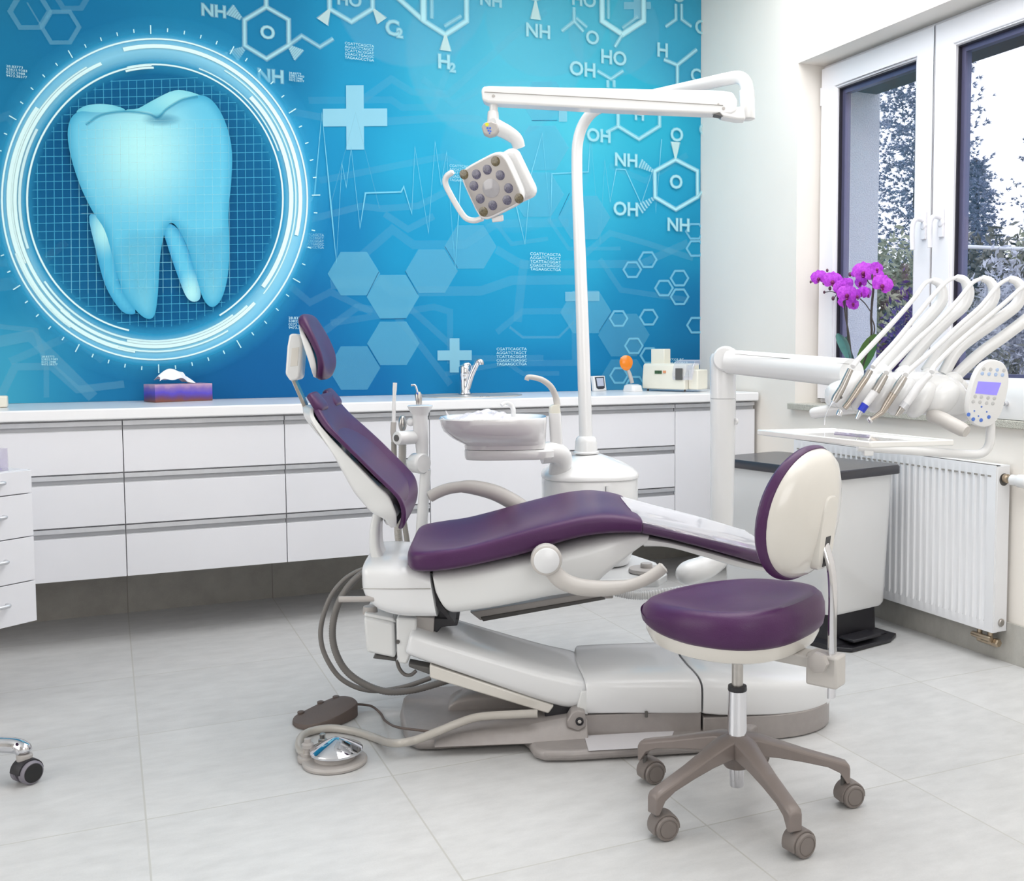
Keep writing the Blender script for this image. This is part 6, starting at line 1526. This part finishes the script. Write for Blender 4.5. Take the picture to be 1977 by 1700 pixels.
def conifer(base, H_, R_, seed, mat, label, n_br=170, spr=26, z0=.8, droop=.25, cone=1.0):
    rnd = random.Random(seed); t = thing('conifer_tree', base, 0, label, 'tree', 'conifers beyond the window')
    b = Vector(base); m = MB(); vs = []; fs = []
    obj('trunk', MB().cyl(b, b+Vector((0, 0, H_)), .16, .03, 10), bark, t)
    for i in range(n_br):
        f = (i+rnd.random())/n_br; z = z0+(H_-z0)*f; a = i*2.399+rnd.random()*.5; L = R_*((1-f)**cone*.85+.12)*(.75+.5*rnd.random())
        d = Vector((cos(a), sin(a), 0))
        for s in range(spr):
            q = (s+rnd.random())/spr
            if rnd.random() > .45+.55*q: continue
            p = b+Vector((0, 0, z))+d*(L*q)+Vector((0, 0, L*(-droop*q+.30*q*q)))
            p += Vector((rnd.gauss(0, 1), rnd.gauss(0, 1), rnd.gauss(0, .45)))*(.075*L*(.35+q*.5)+.025)
            for _ in range(14):
                w = Vector((d.x*.9+rnd.gauss(0, .6), d.y*.9+rnd.gauss(0, .6), rnd.gauss(.15, .5))).normalized(); l = .035+.05*rnd.random()
                sd = w.cross(Vector((rnd.gauss(0, 1), rnd.gauss(0, 1), rnd.gauss(0, 1)))).normalized()*(.005+.006*rnd.random())
                o = len(vs); vs += [p-sd, p+sd, p+w*l]; fs.append((o, o+1, o+2))
    me = bpy.data.meshes.new('foliage'); me.from_pydata([v-b for v in vs], [], fs); me.materials.append(mat)
    o = bpy.data.objects.new('foliage', me); COL.objects.link(o); o.parent = t; return t
def gp(px, d): p = atD(px, 672, d); return (p.x, p.y, -.6)
conifer(gp(1772, 16.5), 10, 1.42, 3, F1, 'tall blue-grey spruce filling the left window pane', 360, 44, 1.6)
conifer(gp(1880, 18.5), 5.0, 1.1, 8, F2, 'bushy grey conifer behind the white rail in the right pane', 190, 30, 1.0)
conifer(gp(1995, 21), 6.0, 1.5, 21, F2, 'sparse pine with open branches at the right edge of the window', 46, 16, 1.2, .0)
def shrub(px, d, w, h, seed, mat, label, n=6500, leafs=.05, zc=0):
    rnd = random.Random(seed); b = Vector(gp(px, d)); t = thing('garden_shrub', b, 0, label, 'shrub', 'shrubs outside the window')
    vs = []; fs = []
    obj('stem', MB().cyl(b, b+Vector((0, 0, h*.6)), .05, .02, 8), bark, t)
    for i in range(n):
        a = rnd.random()*2*pi; c = rnd.uniform(-1, 1); s = sqrt(1-c*c); k = rnd.uniform(.72, 1.03)*(1+.13*sin(a*5+c*7+seed)+.08*sin(a*11+seed))
        p = b+Vector((cos(a)*s*w*k, sin(a)*s*w*k, h*.5+c*h*.5*k))
        if p.z < -.6: continue
        w1 = Vector((rnd.gauss(0, 1), rnd.gauss(0, 1), rnd.gauss(0, 1))).normalized(); w2 = w1.cross(Vector((rnd.gauss(0, 1), rnd.gauss(0, 1), rnd.gauss(0, 1)))).normalized()
        l = leafs*(.6+.8*rnd.random()); o = len(vs); vs += [p-w1*l, p+w2*l*.35, p+w1*l, p-w2*l*.35]; fs.append((o, o+1, o+2, o+3))
    me = bpy.data.meshes.new('foliage'); me.from_pydata([v-b for v in vs], [], fs); me.materials.append(mat)
    o = bpy.data.objects.new('foliage', me); COL.objects.link(o); o.parent = t
shrub(1706, 7.7, .38, 2.4, 1, F3, 'olive-green shrub beside the stucco reveal', 11000, .036)
shrub(1762, 9.3, .4, 2.5, 2, F3, 'tall olive shrub behind the purple-leaved bush', 9000, .038)
shrub(1752, 6.5, .22, 2.0, 3, F4, 'purple-leaved bush behind the orchid', 7000, .026)
shrub(1742, 5.6, .26, 1.45, 4, F6, 'dark low shrub under the purple-leaved bush', 9000, .026)
shrub(1945, 7.5, .38, 2.26, 5, F5, 'shrub with pale window reflection painted into its leaves, just below the white garden rail', 16000, .03)  # leaf colour carries the hazy reflection seen on the window glass
shrub(1930, 6.0, .28, 1.62, 7, F6, 'dark shrub in front of the pale one', 10000, .028)
shrub(1900, 11, .8, 2.75, 12, F6, 'brownish shrub behind the white rail', 8000, .07)
shrub(2012, 13, .65, 3.1, 13, F3, 'olive shrub behind the white rail at right', 7000, .08)
ra = [atD(1857, 481, 8.3), atD(2040, 489, 8.4)]
rl = thing('garden_rail', (ra[0].x, ra[0].y, -.6), 0, 'thin white horizontal rail outside crossing the right window pane', 'rail')
obj('rail_bar', MB().cyl(ra[0], ra[1], .016), 'rail', rl)
for q in ra: obj('post', MB().cyl((q.x, q.y, -.6), (q.x, q.y, q.z), .02), 'rail', rl)
# ================================================================ CAMERA AND LIGHT
cam = bpy.data.cameras.new('camera'); co = bpy.data.objects.new('camera', cam); COL.objects.link(co)
cam.sensor_fit = 'HORIZONTAL'; cam.sensor_width = 36; cam.lens = F_/1977*36
cam.shift_x = (988.5-CX)/1977; cam.shift_y = (CY-850)/1977; cam.clip_start = .05; cam.clip_end = 200
rgt = R0*CR+U0*0; 
xa = (R0*CR-U0*SR).normalized(); ya = (U0*CR+R0*SR).normalized(); za = -FW.normalized()
mt = Matrix((xa, ya, za)).transposed().to_4x4(); mt.translation = EYE
co.matrix_world = mt
SC.camera = co
def area(name, loc, size, power, rot=(0, 0, 0), col=(1, 1, 1), sy=None):
    l = bpy.data.lights.new(name, 'AREA'); l.energy = power; l.color = col; l.size = size
    if sy: l.shape = 'RECTANGLE'; l.size_y = sy
    o = bpy.data.objects.new(name, l); COL.objects.link(o); o.location = loc; o.rotation_euler = rot; return o
area('ceiling_fill', (1.75, 3.0, ZC-.03), 2.2, 58, sy=1.9)  # both ceiling panels are unseen lamps added to fill the room
area('ceiling_fill', (1.7, .9, ZC-.03), 2.2, 29, sy=2.0)
area('right_wall_fill', (-2.2, 2.3, 1.9), 2.6, 42, rot=(0, radians(-90), 0), col=(1, .978, .95), sy=2.0)  # unseen warm lamp added to brighten the right wall
area('rear_fill', (.9, -1.5, 1.9), 2.4, 31, rot=(radians(80), 0, radians(-22)), sy=1.8)  # unseen lamp added behind the camera to lift upright faces
wd = bpy.data.worlds.new('sky'); SC.world = wd; wd.use_nodes = True
n = wd.node_tree; bg = n.nodes['Background']
tc = n.nodes.new('ShaderNodeTexCoord'); sx = n.nodes.new('ShaderNodeSeparateXYZ'); rp = n.nodes.new('ShaderNodeValToRGB')
n.links.new(tc.outputs['Generated'], sx.inputs[0]); n.links.new(sx.outputs[2], rp.inputs[0]); n.links.new(rp.outputs[0], bg.inputs[0])
rp.color_ramp.elements[0].position = .0; rp.color_ramp.elements[0].color = rgb(246, 247, 255)
rp.color_ramp.elements[1].position = .6; rp.color_ramp.elements[1].color = rgb(222, 232, 252)
bg.inputs[1].default_value = 1.65
SC.view_settings.view_transform = 'Standard'; SC.view_settings.look = 'None'; SC.view_settings.exposure = 0; SC.view_settings.gamma = 1
SC.cycles.transparent_max_bounces = 48
SC.cycles.max_bounces = 8
